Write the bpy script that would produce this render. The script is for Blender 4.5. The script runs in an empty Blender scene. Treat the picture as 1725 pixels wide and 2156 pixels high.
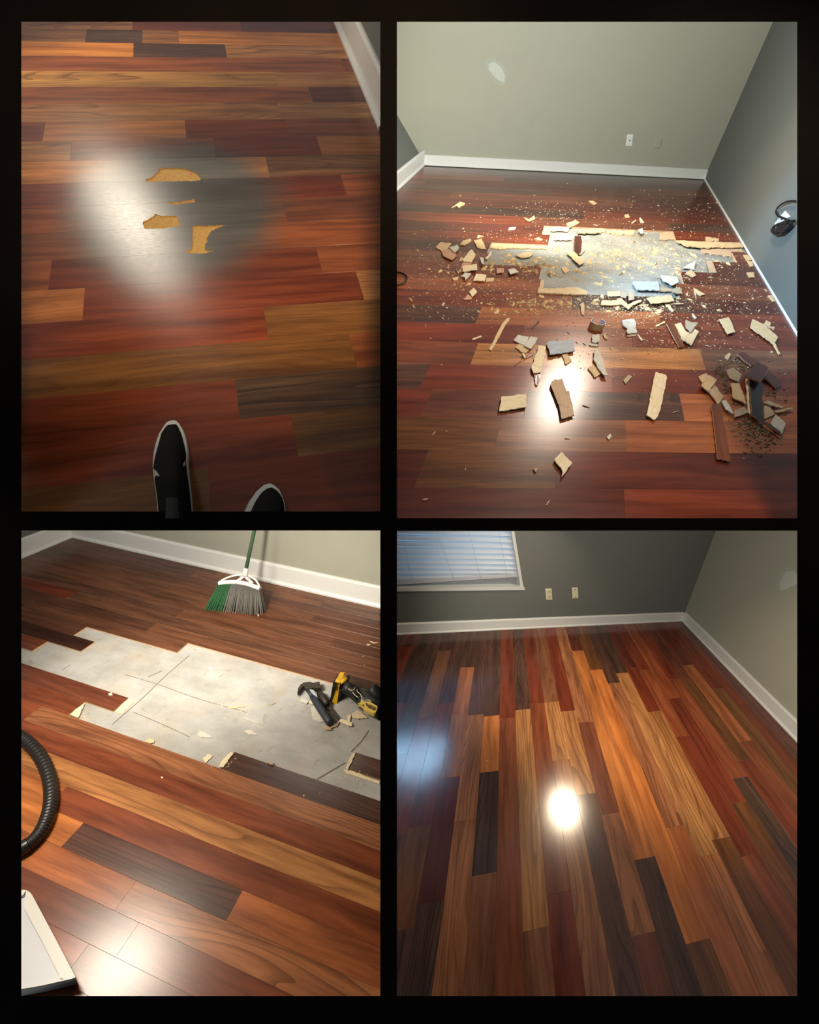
import bpy, bmesh, math, random
from mathutils import Matrix, Vector
from mathutils.bvhtree import BVHTree

# ------------------------------------------------------------------ camera, world, exposure
S = bpy.context.scene
COL = S.collection
F, CX, CY = 850.0, 862.5, 1078.0            # focal length and centre in pixels of the 1725 x 2156 frame
PITCH = math.radians(38)
cam_d = bpy.data.cameras.new('camera')
cam_d.sensor_fit = 'HORIZONTAL'; cam_d.sensor_width = 36.0; cam_d.lens = 36.0 * F / 1725.0
cam_d.clip_start = 0.02; cam_d.clip_end = 100
cam = bpy.data.objects.new('camera', cam_d); COL.objects.link(cam)
cam.location = (0, 0, 1.6); cam.rotation_euler = (math.pi / 2 - PITCH, 0, 0)
S.camera = cam
CAMW = Matrix.Translation(cam.location) @ cam.rotation_euler.to_matrix().to_4x4() @ Matrix.Diagonal((1, -1, -1, 1))   # x right, y down, z forward -> world

w = bpy.data.worlds.new('world'); S.world = w; w.use_nodes = True
w.node_tree.nodes['Background'].inputs[0].default_value = (0.95, 0.97, 1.0, 1)
w.node_tree.nodes['Background'].inputs[1].default_value = 0.22
S.view_settings.view_transform = 'Standard'; S.view_settings.look = 'None'
S.view_settings.exposure = 0.0; S.view_settings.gamma = 1.0; S.view_settings.use_curve_mapping = False
S.cycles.max_bounces = 6; S.cycles.diffuse_bounces = 3; S.cycles.glossy_bounces = 3
S.cycles.use_denoising = True; S.cycles.sample_clamp_indirect = 4.0

# ------------------------------------------------------------------ the four rooms: floor planes and plank grids
def ray(p): return Vector((p[0] - CX, p[1] - CY, F))

class Room:
    """One room set: the frame has X along the planks, Z up from the floor, its origin on the floor."""
    def __init__(s, v1, v2, a, w, c, h):
        s.h = h; k = h / 1.5
        s.w, s.c = w * k, c * k
        s.d1 = ray(v1).normalized(); s.d2 = ray(v2).normalized()
        n = s.d1.cross(s.d2).normalized()
        if n.y > 0: n = -n
        s.n = n
        s.O = s.hit(a)
        y = n.cross(s.d1).normalized()
        m = Matrix((s.d1, y, n)).transposed().to_4x4(); m.translation = s.O
        s.cm = m; s.ci = m.inverted()
        s.mat = CAMW @ m
        e = s.ci.to_3x3() @ s.d2
        s.e2 = Vector((e.x, e.y))             # the board-end direction in the floor plane
        s.cam = s.ci @ Vector((0, 0, 0))
    def hit(s, p, hgt=0.0):
        q = ray(p); return q * ((hgt - s.h) / (s.n @ q))
    def at(s, p, hgt=0.0):
        return s.ci @ s.hit(p, hgt)
    def uv(s, p):
        l = s.at(p); v = l.y / s.e2.y
        return l.x - v * s.e2.x, v
    def px(s, l):
        X = s.cm @ Vector(l); return CX + F * X.x / X.z, CY + F * X.y / X.z
    def on_plane(s, p, o, nn):
        """where the sight line through p meets the plane (o, nn) of this room"""
        d = s.ci.to_3x3() @ ray(p); t = (o - s.cam).dot(nn) / d.dot(nn)
        return s.cam + d * t
    def mirror(s, p, H):
        """where a lamp hangs at height H when its glint lies at p on the floor"""
        P = s.at(p); c = s.cam
        q = P + (P - Vector((c.x, c.y, 0))) * (H / c.z); q.z = H
        return q

R1 = Room((7144, 175), (301, -914), (423, 562), -0.2294, 2.874, 0.82)
R2 = Room((16490, 1121), (1264, 11.7), (1257, 700), -0.2864, 2.3733, 0.68)
R3 = Room((-2816, 466), (1137, 712), (423, 1750), -0.0695, 0.6748, 1.6)
R4 = Room((1064, 896), (4356, 1207), (1185, 1700), 0.0916, -0.0155, 1.5)

# ------------------------------------------------------------------ lamps
def lamp(name, room, loc, target, size, power, col, typ='AREA', spot=60, blend=.5):
    d = bpy.data.lights.new(name, typ); d.energy = power; d.color = col
    if typ == 'AREA': d.shape = 'DISK'; d.size = size
    else: d.shadow_soft_size = size
    if typ == 'SPOT': d.spot_size = math.radians(spot); d.spot_blend = blend
    o = bpy.data.objects.new(name, d); COL.objects.link(o)
    a = room.mat @ Vector(loc); b = room.mat @ Vector(target)
    o.matrix_world = Matrix.Translation(a) @ (b - a).to_track_quat('-Z', 'Y').to_matrix().to_4x4()
    return o
WARM = (1.0, .80, .56); SOFT = (1.0, .88, .72); COOL = (.55, .75, 1.0)
L1 = R1.mirror((285, 480), .8)
lamp('ceiling_lamp', R1, L1, R1.at((430, 400)), .13, 44, (1, .88, .70), 'SPOT', 120, .7)
L2 = R2.mirror((1178, 835), 1.0)
lamp('ceiling_lamp', R2, L2, R2.at((1190, 700)), .2, 15, SOFT)
L3 = R3.mirror((255, 2060), 1.3)
lamp('ceiling_lamp', R3, L3, R3.at((430, 1640)), .17, 95, SOFT, 'SPOT', 110, .6)
L3_fill = R3.ci @ Vector((-.6, -.9, 2.2))
lamp('ceiling_lamp', R3, L3_fill, R3.at((420, 1400)), .8, 9, SOFT)  # added soft fill; the room has no second ceiling lamp
L4 = R4.mirror((1188, 1702), 1.2)
lamp('ceiling_lamp', R4, L4, R4.at((1200, 1750)), .15, 12, WARM)
def add_fill(room, p, z, target_px, power, col, cone=100, size=.08):  # added fill spot, kept out of view; the room has no such lamp
    q = ray(p) * (z / F); l = room.ci @ q; print('add_fill', [round(v, 2) for v in l])
    d = lamp('fill_spot', room, l, room.at(target_px), size, power, col, 'SPOT', cone, .7)
add_fill(R2, (1200, -30), 1.1, (1230, 330), 110, (.98, 1, .93), 125)
add_fill(R3, (120, 1097), .95, (560, 1180), 115, (1, .93, .82), 95)
add_fill(R4, (1200, 1104), .95, (1400, 1290), 125, (1, .93, .82), 95)
def add_overhead_fill(room, l, target_px, power, col, cone, size=.1):  # fill light added above a room, not a lamp of the place
    l = Vector(l); print('add_overhead_fill', [round(v) for v in room.px(l)], round((room.cm @ l).z, 2))
    lamp('overhead_fill', room, l, room.at(target_px), size, power, col, 'SPOT', cone, .8)
add_overhead_fill(R1, (.5, -.75, 1.2), (430, 330), 85, WARM, 85)
add_overhead_fill(R2, (-.1, -.45, 1.05), (1257, 790), 27, SOFT, 95)
add_fill(R2, (852, -20), .92, (1690, 640), 190, (.42, .7, 1.0), 48, .05)  # added cool spot standing in for window daylight on the side wall
lamp('daylight', R4, R4.at((970, 1330)) + Vector((.55, .35, 1.5)), R4.at((970, 1330)) + Vector((0, 0, .35)), .7, 80, (.42, .7, 1.0))
for r, l in ((R1, L1), (R2, L2), (R3, L3), (R3, L3_fill), (R4, L4)):
    print('lamp', [round(v) for v in r.px(l)], [round(v, 2) for v in l], 'z', round((r.cm @ l).z, 2))

# ------------------------------------------------------------------ helpers
def lin(hexs):
    hexs = hexs.lstrip('#'); o = []
    for i in (0, 2, 4):
        v = int(hexs[i:i + 2], 16) / 255
        o.append(v / 12.92 if v <= .04045 else ((v + .055) / 1.055) ** 2.4)
    return (*o, 1.0)

def tag(o, label=None, cat=None, group=None, kind=None):
    if label: o['label'] = label
    if cat: o['category'] = cat
    if group: o['group'] = group
    if kind: o['kind'] = kind
    return o

class NT:
    """small node-tree writer"""
    def __init__(s, name):
        s.m = bpy.data.materials.new(name); s.m.use_nodes = True
        s.t = s.m.node_tree; s.b = s.t.nodes['Principled BSDF']
    def n(s, typ, ins=None, **kw):
        nd = s.t.nodes.new(typ)
        for k, v in kw.items(): setattr(nd, k, v)
        for k, v in (ins or {}).items(): s.set(nd.inputs[k], v)
        return nd
    def set(s, sock, v):
        if hasattr(v, 'is_output') or isinstance(v, bpy.types.NodeSocket): s.t.links.new(v, sock)
        else: sock.default_value = v
    def math(s, op, a, b=0.0):
        nd = s.n('ShaderNodeMath', operation=op); s.set(nd.inputs[0], a); s.set(nd.inputs[1], b); return nd.outputs[0]
    def mix(s, f, a, b, mode='MIX'):
        nd = s.n('ShaderNodeMix', data_type='RGBA', blend_type=mode)
        s.set(nd.inputs[0], f); s.set(nd.inputs[6], a); s.set(nd.inputs[7], b); return nd.outputs[2]
    def noise(s, vec, scale, detail=3.0, rough=.55, dist=0.0):
        nd = s.n('ShaderNodeTexNoise', {'Scale': scale, 'Detail': detail, 'Roughness': rough, 'Distortion': dist})
        s.set(nd.inputs['Vector'], vec); return nd.outputs['Fac']
    def map(s, vec, scale=(1, 1, 1), loc=(0, 0, 0)):
        nd = s.n('ShaderNodeMapping', {'Scale': scale, 'Location': loc}); s.set(nd.inputs['Vector'], vec); return nd.outputs[0]
    def ramp(s, f, a, b, ca=(0, 0, 0, 1), cb=(1, 1, 1, 1)):
        nd = s.n('ShaderNodeValToRGB'); e = nd.color_ramp.elements
        e[0].position = a; e[1].position = b; e[0].color = ca; e[1].color = cb
        s.set(nd.inputs[0], f); return nd.outputs[0]
    def bump(s, h, strength, dist=.002):
        nd = s.n('ShaderNodeBump', {'Strength': strength, 'Distance': dist}); s.set(nd.inputs['Height'], h)
        s.t.links.new(nd.outputs[0], s.b.inputs['Normal'])
    def out(s, **kw):
        for k, v in kw.items(): s.set(s.b.inputs[k.replace('_', ' ')], v)
        return s.m

def plain(name, col, rough=.5, metal=0.0, var=.12, scale=60, bump=.0, spec=.5):
    t = NT(name); co = t.n('ShaderNodeTexCoord').outputs['Object']
    f = t.noise(co, scale, 4)
    c = lin(col)
    t.out(Base_Color=t.mix(f, tuple(x * (1 - var) for x in c[:3]) + (1,), tuple(min(1, x * (1 + var)) for x in c[:3]) + (1,)), Roughness=rough, Metallic=metal)
    t.b.inputs['Specular IOR Level'].default_value = spec
    if bump: t.bump(f, bump)
    return t.m

def wood_nodes(t):
    """plank colour from the object's own colour; alpha = strength of the dark figure lines"""
    co = t.n('ShaderNodeTexCoord').outputs['Object']
    oi = t.n('ShaderNodeObjectInfo')
    rnd = t.math('MULTIPLY', oi.outputs['Random'], 37.0)
    off = t.n('ShaderNodeCombineXYZ', {0: rnd, 1: t.math('MULTIPLY', rnd, .37), 2: rnd}).outputs[0]
    v = t.n('ShaderNodeVectorMath', operation='ADD'); t.set(v.inputs[0], co); t.set(v.inputs[1], off); v = v.outputs[0]
    wob = t.noise(t.map(v, (1.7, 6, 1)), 1.0, 2)
    sx = t.n('ShaderNodeSeparateXYZ'); t.set(sx.inputs[0], v)
    yy = t.math('ADD', sx.outputs[1], t.math('MULTIPLY', wob, .075))
    warped = t.n('ShaderNodeCombineXYZ', {0: sx.outputs[0], 1: yy, 2: 0.0}).outputs[0]
    broad = t.noise(t.map(warped, (2.2, 26, 1)), 1.0, 4, .6)
    fine = t.noise(t.map(warped, (9, 210, 1)), 1.0, 4, .65)
    field = t.math('ADD', t.math('MULTIPLY', t.noise(t.map(v, (1.1, 8, 1)), 1.0, 1.5, .4), 13.0), t.math('MULTIPLY', sx.outputs[1], 46.0))
    saw = t.math('FRACT', field)
    fade = t.ramp(t.noise(t.map(v, (1.3, 14, 1)), 1.0, 2), .30, .5)
    fig = t.math('MULTIPLY', t.math('MULTIPLY', t.ramp(saw, .0, .36, (1, 1, 1, 1), (0, 0, 0, 1)), fade), oi.outputs['Alpha'])
    base = oi.outputs['Color']
    dark = t.mix(1.0, base, (.50, .42, .40, 1), 'MULTIPLY'); light = t.mix(1.0, base, (1.28, 1.22, 1.15, 1), 'MULTIPLY')
    c = t.mix(t.ramp(broad, .33, .68), dark, light)
    c = t.mix(t.math('MULTIPLY', t.ramp(fine, .35, .75), .35), c, t.mix(1.0, c, (.62, .58, .56, 1), 'MULTIPLY'))
    c = t.mix(t.math('MULTIPLY', fig, .9), c, t.mix(1.0, base, (.22, .16, .14, 1), 'MULTIPLY'))
    return c, fine, broad

t = NT('varnished_plank'); c, fine, broad = wood_nodes(t)
t.out(Base_Color=c, Roughness=.27); t.bump(t.math('ADD', fine, broad), .05, .001)
M_WOOD = t.m
t = NT('glossy_plank'); c, fine, broad = wood_nodes(t)
t.out(Base_Color=c, Roughness=.16); t.bump(t.math('ADD', fine, broad), .035, .001)
M_GLOSS = t.m

def raw_wood(name, rough=.8):
    t = NT(name); co = t.n('ShaderNodeTexCoord').outputs['Object']; oi = t.n('ShaderNodeObjectInfo')
    g = t.noise(t.map(co, (30, 160, 60)), 1.0, 4, .65); b = t.noise(co, 38, 4)
    base = oi.outputs['Color']
    c = t.mix(t.ramp(g, .3, .72), t.mix(1.0, base, (.8, .72, .62, 1), 'MULTIPLY'), base)
    c = t.mix(t.math('MULTIPLY', t.ramp(b, .5, .72), .45), c, t.mix(1.0, base, (.6, .5, .42, 1), 'MULTIPLY'))
    t.out(Base_Color=c, Roughness=rough); t.bump(g, .35, .002)
    return t.m
M_RAW = raw_wood('raw_wood')
M_CORE = plain('pale_plank_core', '#c9a078', .8, var=.25, scale=90, bump=.2)
M_WHITE = plain('white_trim_paint', '#d8d8d2', .38, var=.03, scale=25)
M_BEIGE = plain('olive_beige_wall_paint', '#a09f8f', .75, var=.045, scale=9, bump=.04, spec=.25)
M_GREY = plain('dark_grey_wall_paint', '#6a6d68', .7, var=.05, scale=9, bump=.04, spec=.25)
M_BORDER = plain('black_border', '#0d0907', .9, var=.6, scale=3, spec=.02)

class MB:
    """collects verts / faces of ONE mesh"""
    def __init__(s): s.v = []; s.f = []; s.mi = []; s.smooth = []
    def face(s, idx, mi=0, sm=False): s.f.append(tuple(idx)); s.mi.append(mi); s.smooth.append(sm)
    def add(s, pts): b = len(s.v); s.v += [Vector(p) for p in pts]; return b
    def prism(s, top, bot, mt=0, ms=0):
        n = len(top); b = s.add(top); d = s.add(bot)
        s.face([b + i for i in range(n)], mt); s.face([d + n - 1 - i for i in range(n)], ms)
        for i in range(n):
            j = (i + 1) % n; s.face((b + j, b + i, d + i, d + j), ms)
        return s
    def box(s, o, x, y, z, mi=0):
        o, x, y, z = map(Vector, (o, x, y, z))
        return s.prism([o + z, o + x + z, o + x + y + z, o + y + z], [o, o + x, o + x + y, o + y], mi, mi)
    def hexa(s, b4, t4, mi=0): return s.prism(t4, b4, mi, mi)
    def tube(s, pts, rad, seg=10, mi=0, caps=True, flat=1.0, up=None):
        pts = [Vector(p) for p in pts]; n = len(pts)
        if not hasattr(rad, '__len__'): rad = [rad] * n
        rings = []; ref = Vector(up) if up else Vector((0, 0, 1))
        for i, p in enumerate(pts):
            d = (pts[min(i + 1, n - 1)] - pts[max(i - 1, 0)]).normalized()
            a = d.cross(ref)
            if a.length < 1e-4: a = d.cross(Vector((1, 0, 0)))
            a.normalize(); b = a.cross(d).normalized()
            rings.append(s.add([p + a * (rad[i] * math.cos(2 * math.pi * k / seg)) + b * (flat * rad[i] * math.sin(2 * math.pi * k / seg)) for k in range(seg)]))
        for i in range(n - 1):
            for k in range(seg):
                l = (k + 1) % seg
                s.face((rings[i] + k, rings[i] + l, rings[i + 1] + l, rings[i + 1] + k), mi, True)
        if caps:
            s.face([rings[0] + seg - 1 - k for k in range(seg)], mi); s.face([rings[-1] + k for k in range(seg)], mi)
        return s
    def grid(s, rows, mi=0, sm=True):
        nr, nc = len(rows), len(rows[0]); b = s.add([p for r in rows for p in r])
        for i in range(nr - 1):
            for j in range(nc - 1):
                s.face((b + i * nc + j, b + i * nc + j + 1, b + (i + 1) * nc + j + 1, b + (i + 1) * nc + j), mi, sm)
        return s
    def mesh(s, name, mats, org=None, rot=0.0):
        me = bpy.data.meshes.new(name); o = Vector(org) if org is not None else Vector((0, 0, 0))
        q = Matrix.Rotation(-rot, 3, 'Z')
        me.from_pydata([q @ (p - o) for p in s.v], [], s.f)
        for m in (mats if isinstance(mats, (list, tuple)) else [mats]): me.materials.append(m)
        me.polygons.foreach_set('material_index', s.mi); me.polygons.foreach_set('use_smooth', s.smooth)
        bm = bmesh.new(); bm.from_mesh(me); bmesh.ops.recalc_face_normals(bm, faces=bm.faces); bm.to_mesh(me); bm.free()
        me.update(); return me
    def center(s):
        lo = Vector([min(p[i] for p in s.v) for i in range(3)]); hi = Vector([max(p[i] for p in s.v) for i in range(3)])
        return Vector(((lo.x + hi.x) / 2, (lo.y + hi.y) / 2, lo.z))
    def build(s, name, mats, room=None, parent=None, org=None, rot=0.0, color=None):
        """parent given: verts are in the parent's room frame, the part keeps the parent's origin"""
        if parent is not None:
            org = parent.get('_org') if org is None else org
            org = Vector(org)
            pr = parent['_rot'] if '_rot' in parent else 0.0
            o = bpy.data.objects.new(name, s.mesh(name, mats, Vector(parent['_org']), pr)); COL.objects.link(o)
            o.parent = parent; o['_org'] = parent['_org']; o['_rot'] = pr
        else:
            org = s.center() if org is None else Vector(org)
            o = bpy.data.objects.new(name, s.mesh(name, mats, org, rot)); COL.objects.link(o)
            base = room.mat if room else CAMW
            o.matrix_world = base @ Matrix.Translation(org) @ Matrix.Rotation(rot, 4, 'Z')
            o['_org'] = tuple(org); o['_rot'] = rot
        if color: o.color = color
        return o

def thing(name, room, org, label=None, cat=None, group=None):
    o = bpy.data.objects.new(name, None); COL.objects.link(o); o.empty_display_size = .05
    o.matrix_world = room.mat @ Matrix.Translation(Vector(org)); o['_org'] = tuple(org); o['_rot'] = 0.0
    return tag(o, label, cat, group)

def clip(poly, cl):
    """convex clip, both lists of 2D points, cl counter-clockwise"""
    out = poly
    for i in range(len(cl)):
        a, b = cl[i], cl[(i + 1) % len(cl)]; inp = out; out = []
        side = lambda p: (b[0] - a[0]) * (p[1] - a[1]) - (b[1] - a[1]) * (p[0] - a[0])
        for j in range(len(inp)):
            p, q = inp[j], inp[(j + 1) % len(inp)]; sp, sq = side(p), side(q)
            if sp >= 0: out.append(p)
            if (sp >= 0) != (sq >= 0):
                t_ = sp / (sp - sq); out.append((p[0] + (q[0] - p[0]) * t_, p[1] + (q[1] - p[1]) * t_))
        if not out: return []
    return out

def area(p): return .5 * sum(p[i][0] * p[(i + 1) % len(p)][1] - p[(i + 1) % len(p)][0] * p[i][1] for i in range(len(p)))
def inset(poly, d):
    n = len(poly); out = []
    for i in range(n):
        p0, p1, p2 = Vector(poly[i - 1]), Vector(poly[i]), Vector(poly[(i + 1) % n])
        e1 = (p1 - p0).normalized(); e2 = (p2 - p1).normalized()
        n1 = Vector((-e1.y, e1.x)); n2 = Vector((-e2.y, e2.x)); m = n1 + n2
        k = max(.35, 1 + n1.dot(n2)); q = p1 + m * (d / k); out.append((q.x, q.y))
    return out

# ------------------------------------------------------------------ floors: every plank its own part
PAL = dict(O='#b9713a', o='#a5633a', G='#b07a48', T='#9f6742', t='#86573a', M='#87482a', m='#74402a', R='#74341f', r='#5f2c1e',
           B='#704626', D='#573a2e', d='#44291f', K='#523a2e', n='#684430', N='#5d3b2b')
FIG = dict(O=.12, o=.3, G=.85, T=.75, t=.5, M=.1, m=.2, R=.06, r=.1, B=.35, D=.7, d=.5, K=.9, n=.12, N=.2)

def u_at(room, k, axis, val):
    v = room.c + (k + .5) * room.w
    f = lambda u: room.px((u + v * room.e2.x, v * room.e2.y, 0))[axis]
    lo, hi = -6.0, 6.0
    # keep to the part of the row in front of the camera
    while (room.cm @ Vector((lo + v * room.e2.x, v * room.e2.y, 0))).z < .2: lo += .05
    while (room.cm @ Vector((hi + v * room.e2.x, v * room.e2.y, 0))).z < .2: hi -= .05
    inc = f(hi) > f(lo)
    for _ in range(60):
        m = (lo + hi) / 2
        if (f(m) < val) == inc: lo = m
        else: hi = m
    return lo

def lay_floor(room, floor_px, rows, axis, thick, mat, ks, fill, seed, length, bed_mat, tint=1.0, hue=(1, 1, 1)):
    rng = random.Random(seed)
    fp = [tuple(room.at(p).xy) for p in floor_px]
    if area(fp) < 0: fp.reverse()
    cl = fp
    base = MB()
    base.prism([(x, y, -thick) for x, y in fp], [(x, y, -thick - .03) for x, y in fp])
    fl = base.build('floor', bed_mat, room, org=(0, 0, 0)); tag(fl, kind='structure')
    planks = []
    for k in ks:
        v0, v1 = room.c + k * room.w, room.c + (k + 1) * room.w
        spec = rows.get(k)
        if spec is None:
            u = -5 + rng.random() * length; segs = [(-9, u, rng.choice(fill))]
            while u < 6: nu = u + length * (.55 + .9 * rng.random()); segs.append((u, nu, rng.choice(fill))); u = nu
        else:
            us = [u_at(room, k, axis, s_) for s_ in spec if not isinstance(s_, str)]; codes = [s_ for s_ in spec if isinstance(s_, str)]
            if len(us) > 1 and us[0] > us[-1] or (len(us) == 1 and room.px((us[0] + .1 + (v0) * room.e2.x, v0 * room.e2.y, 0))[axis] < room.px((us[0] + v0 * room.e2.x, v0 * room.e2.y, 0))[axis]):
                us.reverse(); codes.reverse()
            e = [-9] + us + [9]; segs = [(e[i], e[i + 1], codes[i]) for i in range(len(codes))]
        for u0, u1, code in segs:
            if code == '-': continue
            par = [(u + v * room.e2.x, v * room.e2.y) for u, v in ((u0, v0), (u1, v0), (u1, v1), (u0, v1))]
            if area(par) < 0: par.reverse()
            pg = clip(par, cl)
            if len(pg) < 3 or abs(area(pg)) < 2e-5: continue
            # drop doubled corners left by the clip
            q = []
            for p in pg:
                if not q or (Vector(p) - Vector(q[-1])).length > 1e-4: q.append(p)
            if len(q) > 2 and (Vector(q[0]) - Vector(q[-1])).length < 1e-4: q.pop()
            if len(q) < 3: continue
            g = room.h * .0001; ch = room.h * .00015
            o_ = inset(q, g); i_ = inset(q, g + ch)
            dz = rng.uniform(-.25, .15) * ch
            vm = (v0 + v1) / 2; uo = max(u0, -4)
            org = Vector((uo + vm * room.e2.x, vm * room.e2.y, 0))
            b = MB(); n = len(q)
            a0 = b.add([(x, y, dz) for x, y in i_]); a1 = b.add([(x, y, dz - ch) for x, y in o_]); a2 = b.add([(x, y, -thick * .999) for x, y in o_])
            b.face([a0 + i for i in range(n)], 0)
            for i in range(n):
                j = (i + 1) % n
                b.face((a0 + j, a0 + i, a1 + i, a1 + j), 0); b.face((a1 + j, a1 + i, a2 + i, a2 + j), 1)
            b.face([a2 + n - 1 - i for i in range(n)], 1)
            me = b.mesh('plank', [mat, M_CORE], org)
            o = bpy.data.objects.new('plank', me); COL.objects.link(o); o.parent = fl; o.location = org
            cc = lin(PAL[code]); j = tint * rng.uniform(.88, 1.1); jr = rng.uniform(.96, 1.05)
            o.color = (cc[0] * j * jr * hue[0], cc[1] * j * hue[1], cc[2] * j / jr * hue[2], FIG[code] * rng.uniform(.75, 1.15))
            planks.append((k, o, org, q))
    return fl, planks

# subfloor and worn finishes
def subfloor_mat(name, a, b, stain):
    t = NT(name); co = t.n('ShaderNodeTexCoord').outputs['Object']
    n1 = t.noise(t.map(co, (5, 9, 5)), 1.0, 6, .62); n2 = t.noise(co, 26, 5, .6); n3 = t.noise(co, 3.2, 3)
    g = t.noise(t.map(co, (20, 150, 20)), 1.0, 3)
    c = t.mix(t.ramp(n1, .36, .66), lin(a), lin(b))
    c = t.mix(t.math('MULTIPLY', t.ramp(n3, .52, .7), .55), c, lin(stain))
    c = t.mix(t.math('MULTIPLY', t.ramp(n2, .60, .70), .5), c, lin('#8d8475'))
    c = t.mix(t.math('MULTIPLY', t.ramp(g, .58, .74), .3), c, lin('#9a9184'))
    t.out(Base_Color=c, Roughness=.75); t.bump(n2, .15, .002); return t.m
M_SUB3 = subfloor_mat('grey_white_subfloor', '#9b9993', '#b3b1ab', '#a8977c')
M_SUB2 = subfloor_mat('dusty_subfloor', '#807f76', '#a3a29a', '#a08a68')
M_BED = plain('tan_plank_core_bed', '#c39a55', .85, var=.3, scale=120, bump=.4)

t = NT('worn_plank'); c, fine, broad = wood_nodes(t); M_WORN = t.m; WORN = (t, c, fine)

ROWS1 = {-1: ['T', 279, 'R', 508, 'r'], 0: ['t', 181, 'D', 300, 'T', 376, 'O'], 1: ['O', 281, 'D', 475.5, 'T'], 2: ['M', 722, 'R'], 3: ['G', 582, 'T'],
         4: ['M', 654, 'r'], 5: ['T', 588, 'T'], 6: ['R', 92.5, 'o', 391, 'R', 604, 'M'], 7: ['T', 149.5, 'M', 452, 'R', 672, 'o'], 8: ['O', 563.5, 't'],
         9: ['R', 724, 'M'], 10: ['M', 600, 'm'], 11: ['m', 404, 'M'], 12: ['M', 105, 'R', 672, 'M'], 13: ['o', 176, 'R', 758, 'T'], 14: ['R', 560, 'B'],
         15: ['B', 743, 'm'], 16: ['R', 500, 'K'], 17: ['R', 620, 'B'], 18: ['B', 441, 'R'], 19: ['B', 300, 'R'], 20: ['R']}
ROWS2 = {-3: ['r'], -2: ['d', 1230, 'R'], -1: ['R', 1120, 'm', 1410, 'D'], 0: ['r', 1143, '-', 1421, 'R'], 1: ['R', 1156, '-', 1700], 2: ['r', 1030, '-', 1547, 'R'], 3: ['m', 1024, '-', 1505, 'r'],
         4: ['R', 1138, '-', 1437, 'r'], 5: ['M', 1136, '-', 1428, 'm'], 6: ['R', 1066, 'M', 1205, 'D', 1452, 'r'], 7: ['D', 1008, 'o', 1390, 'R'], 8: ['R', 1100, 'M', 1330, 'R'],
         9: ['m', 999, 'G', 1480, 't'], 10: ['D', 896, 'R', 1120, 'M', 1290, 'R'], 11: ['R', 900, 'm', 1108, 'D', 1436, 'o'], 12: ['B', 1049, 't', 1318, 'o'],  # golden row: darker left board paints in a cast shadow
         13: ['r', 888, 'B', 1173, 'r'], 14: ['r', 1316, 'R'], 15: ['r']}
ROWS2[1] = ['R', 1156, '-']
ROWS3 = {-5: ['n'], -4: ['n', 700, 'N'], -3: ['N', 380, 'n'], -2: ['R', 150, 'n', 690, 'n'], -1: ['N', 320, 'n', 725, 'D'], 0: ['N', 60, 'n', 384, '-'], 1: ['N', 169, '-'], 2: ['d', 185, '-'], 3: ['m', 84, '-'],
         4: ['-', 741, 'D'], 5: ['m', 255, '-'], 6: ['M', 162, '-', 481, 'D'], 7: ['M', 69, 'T'], 8: ['M'], 9: ['G'], 10: ['O', 120, 'M'], 11: ['O', 153, 'D', 494, 'o'],
         12: ['o', 265, 'T'], 13: ['m', 269, 'M'], 14: ['M', 159, 'R'], 15: ['M', 163, 'M'], 16: ['M']}
ROWS4 = {-10: ['K', 1480, 'R'], -9: ['K', 1590, 'R'], -8: ['D', 1370, 't', 1510, 'R', 1760, 'B'], -7: ['D', 1480, 'R', 1740, 'B', 1960, 'D'], -6: ['D', 1405, 'o', 1502, 'T', 1637, 'r', 1900, 'K'],
         -5: ['D', 1340, 'D', 1505, 'T', 1728, 'T'], -4: ['D', 1507, 'O', 1625, 'K', 1840, 't'], -3: ['R', 1512, 'M'], -2: ['D', 1494, 'G', 1956, 't'], -1: ['R', 1481, 'M', 1880, 'R'],
         0: ['t', 1478, 'G', 1600, 'T'], 1: ['R', 1497, 'G', 1672, 'D'], 2: ['T', 1520, 'm', 1713, 'T', 1967, 'm'], 3: ['r', 1370, 'O', 1807, 'K'], 4: ['B', 1410, 'O', 1982, 'B'],
         5: ['D', 1438, 'T', 1740, 'o'], 6: ['K', 1417, 'G', 1800, 'T'], 7: ['r', 1405, 'R', 1498, 'G', 1765, 'B'], 8: ['R', 1410, 'M', 1550, 'R', 1800, 'M'], 9: ['M', 1470, 'R', 1690, 'B'],
         10: ['R', 1430, 'M', 1637, 'K'], 11: ['m', 1440, 'B', 1600, 'R'], 12: ['r', 1400, 'o', 1560, 'M'], 13: ['R', 1450, 'B'], 14: ['R', 1480, 'R'], 15: ['r']}

T1, T2, T3, T4 = .006, .0075, .008, .006
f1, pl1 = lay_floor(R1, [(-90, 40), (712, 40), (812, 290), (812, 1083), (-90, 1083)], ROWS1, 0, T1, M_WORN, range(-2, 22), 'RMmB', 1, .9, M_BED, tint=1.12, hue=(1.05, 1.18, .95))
f2, pl2 = lay_floor(R2, [(830, 404), (893, 345), (1486, 375), (1700, 735), (1780, 870), (1780, 1097), (830, 1097)], ROWS2, 0, T2, M_WOOD, range(-8, 17), 'RrmDr', 2, .9, M_SUB2, tint=1.15)
f3, pl3 = lay_floor(R3, [(-110, 1240), (152, 1126), (807, 1275), (807, 2103), (-110, 2103)], ROWS3, 0, T3, M_WOOD, range(-9, 18), 'nN', 3, .8, M_SUB3)
f4, pl4 = lay_floor(R4, [(830, 1338), (1438, 1304), (1690, 1570), (1790, 1676), (1790, 2103), (830, 2103)], ROWS4, 1, T4, M_GLOSS, range(-14, 20), 'RrMBD', 4, .9, M_CORE)

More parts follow.
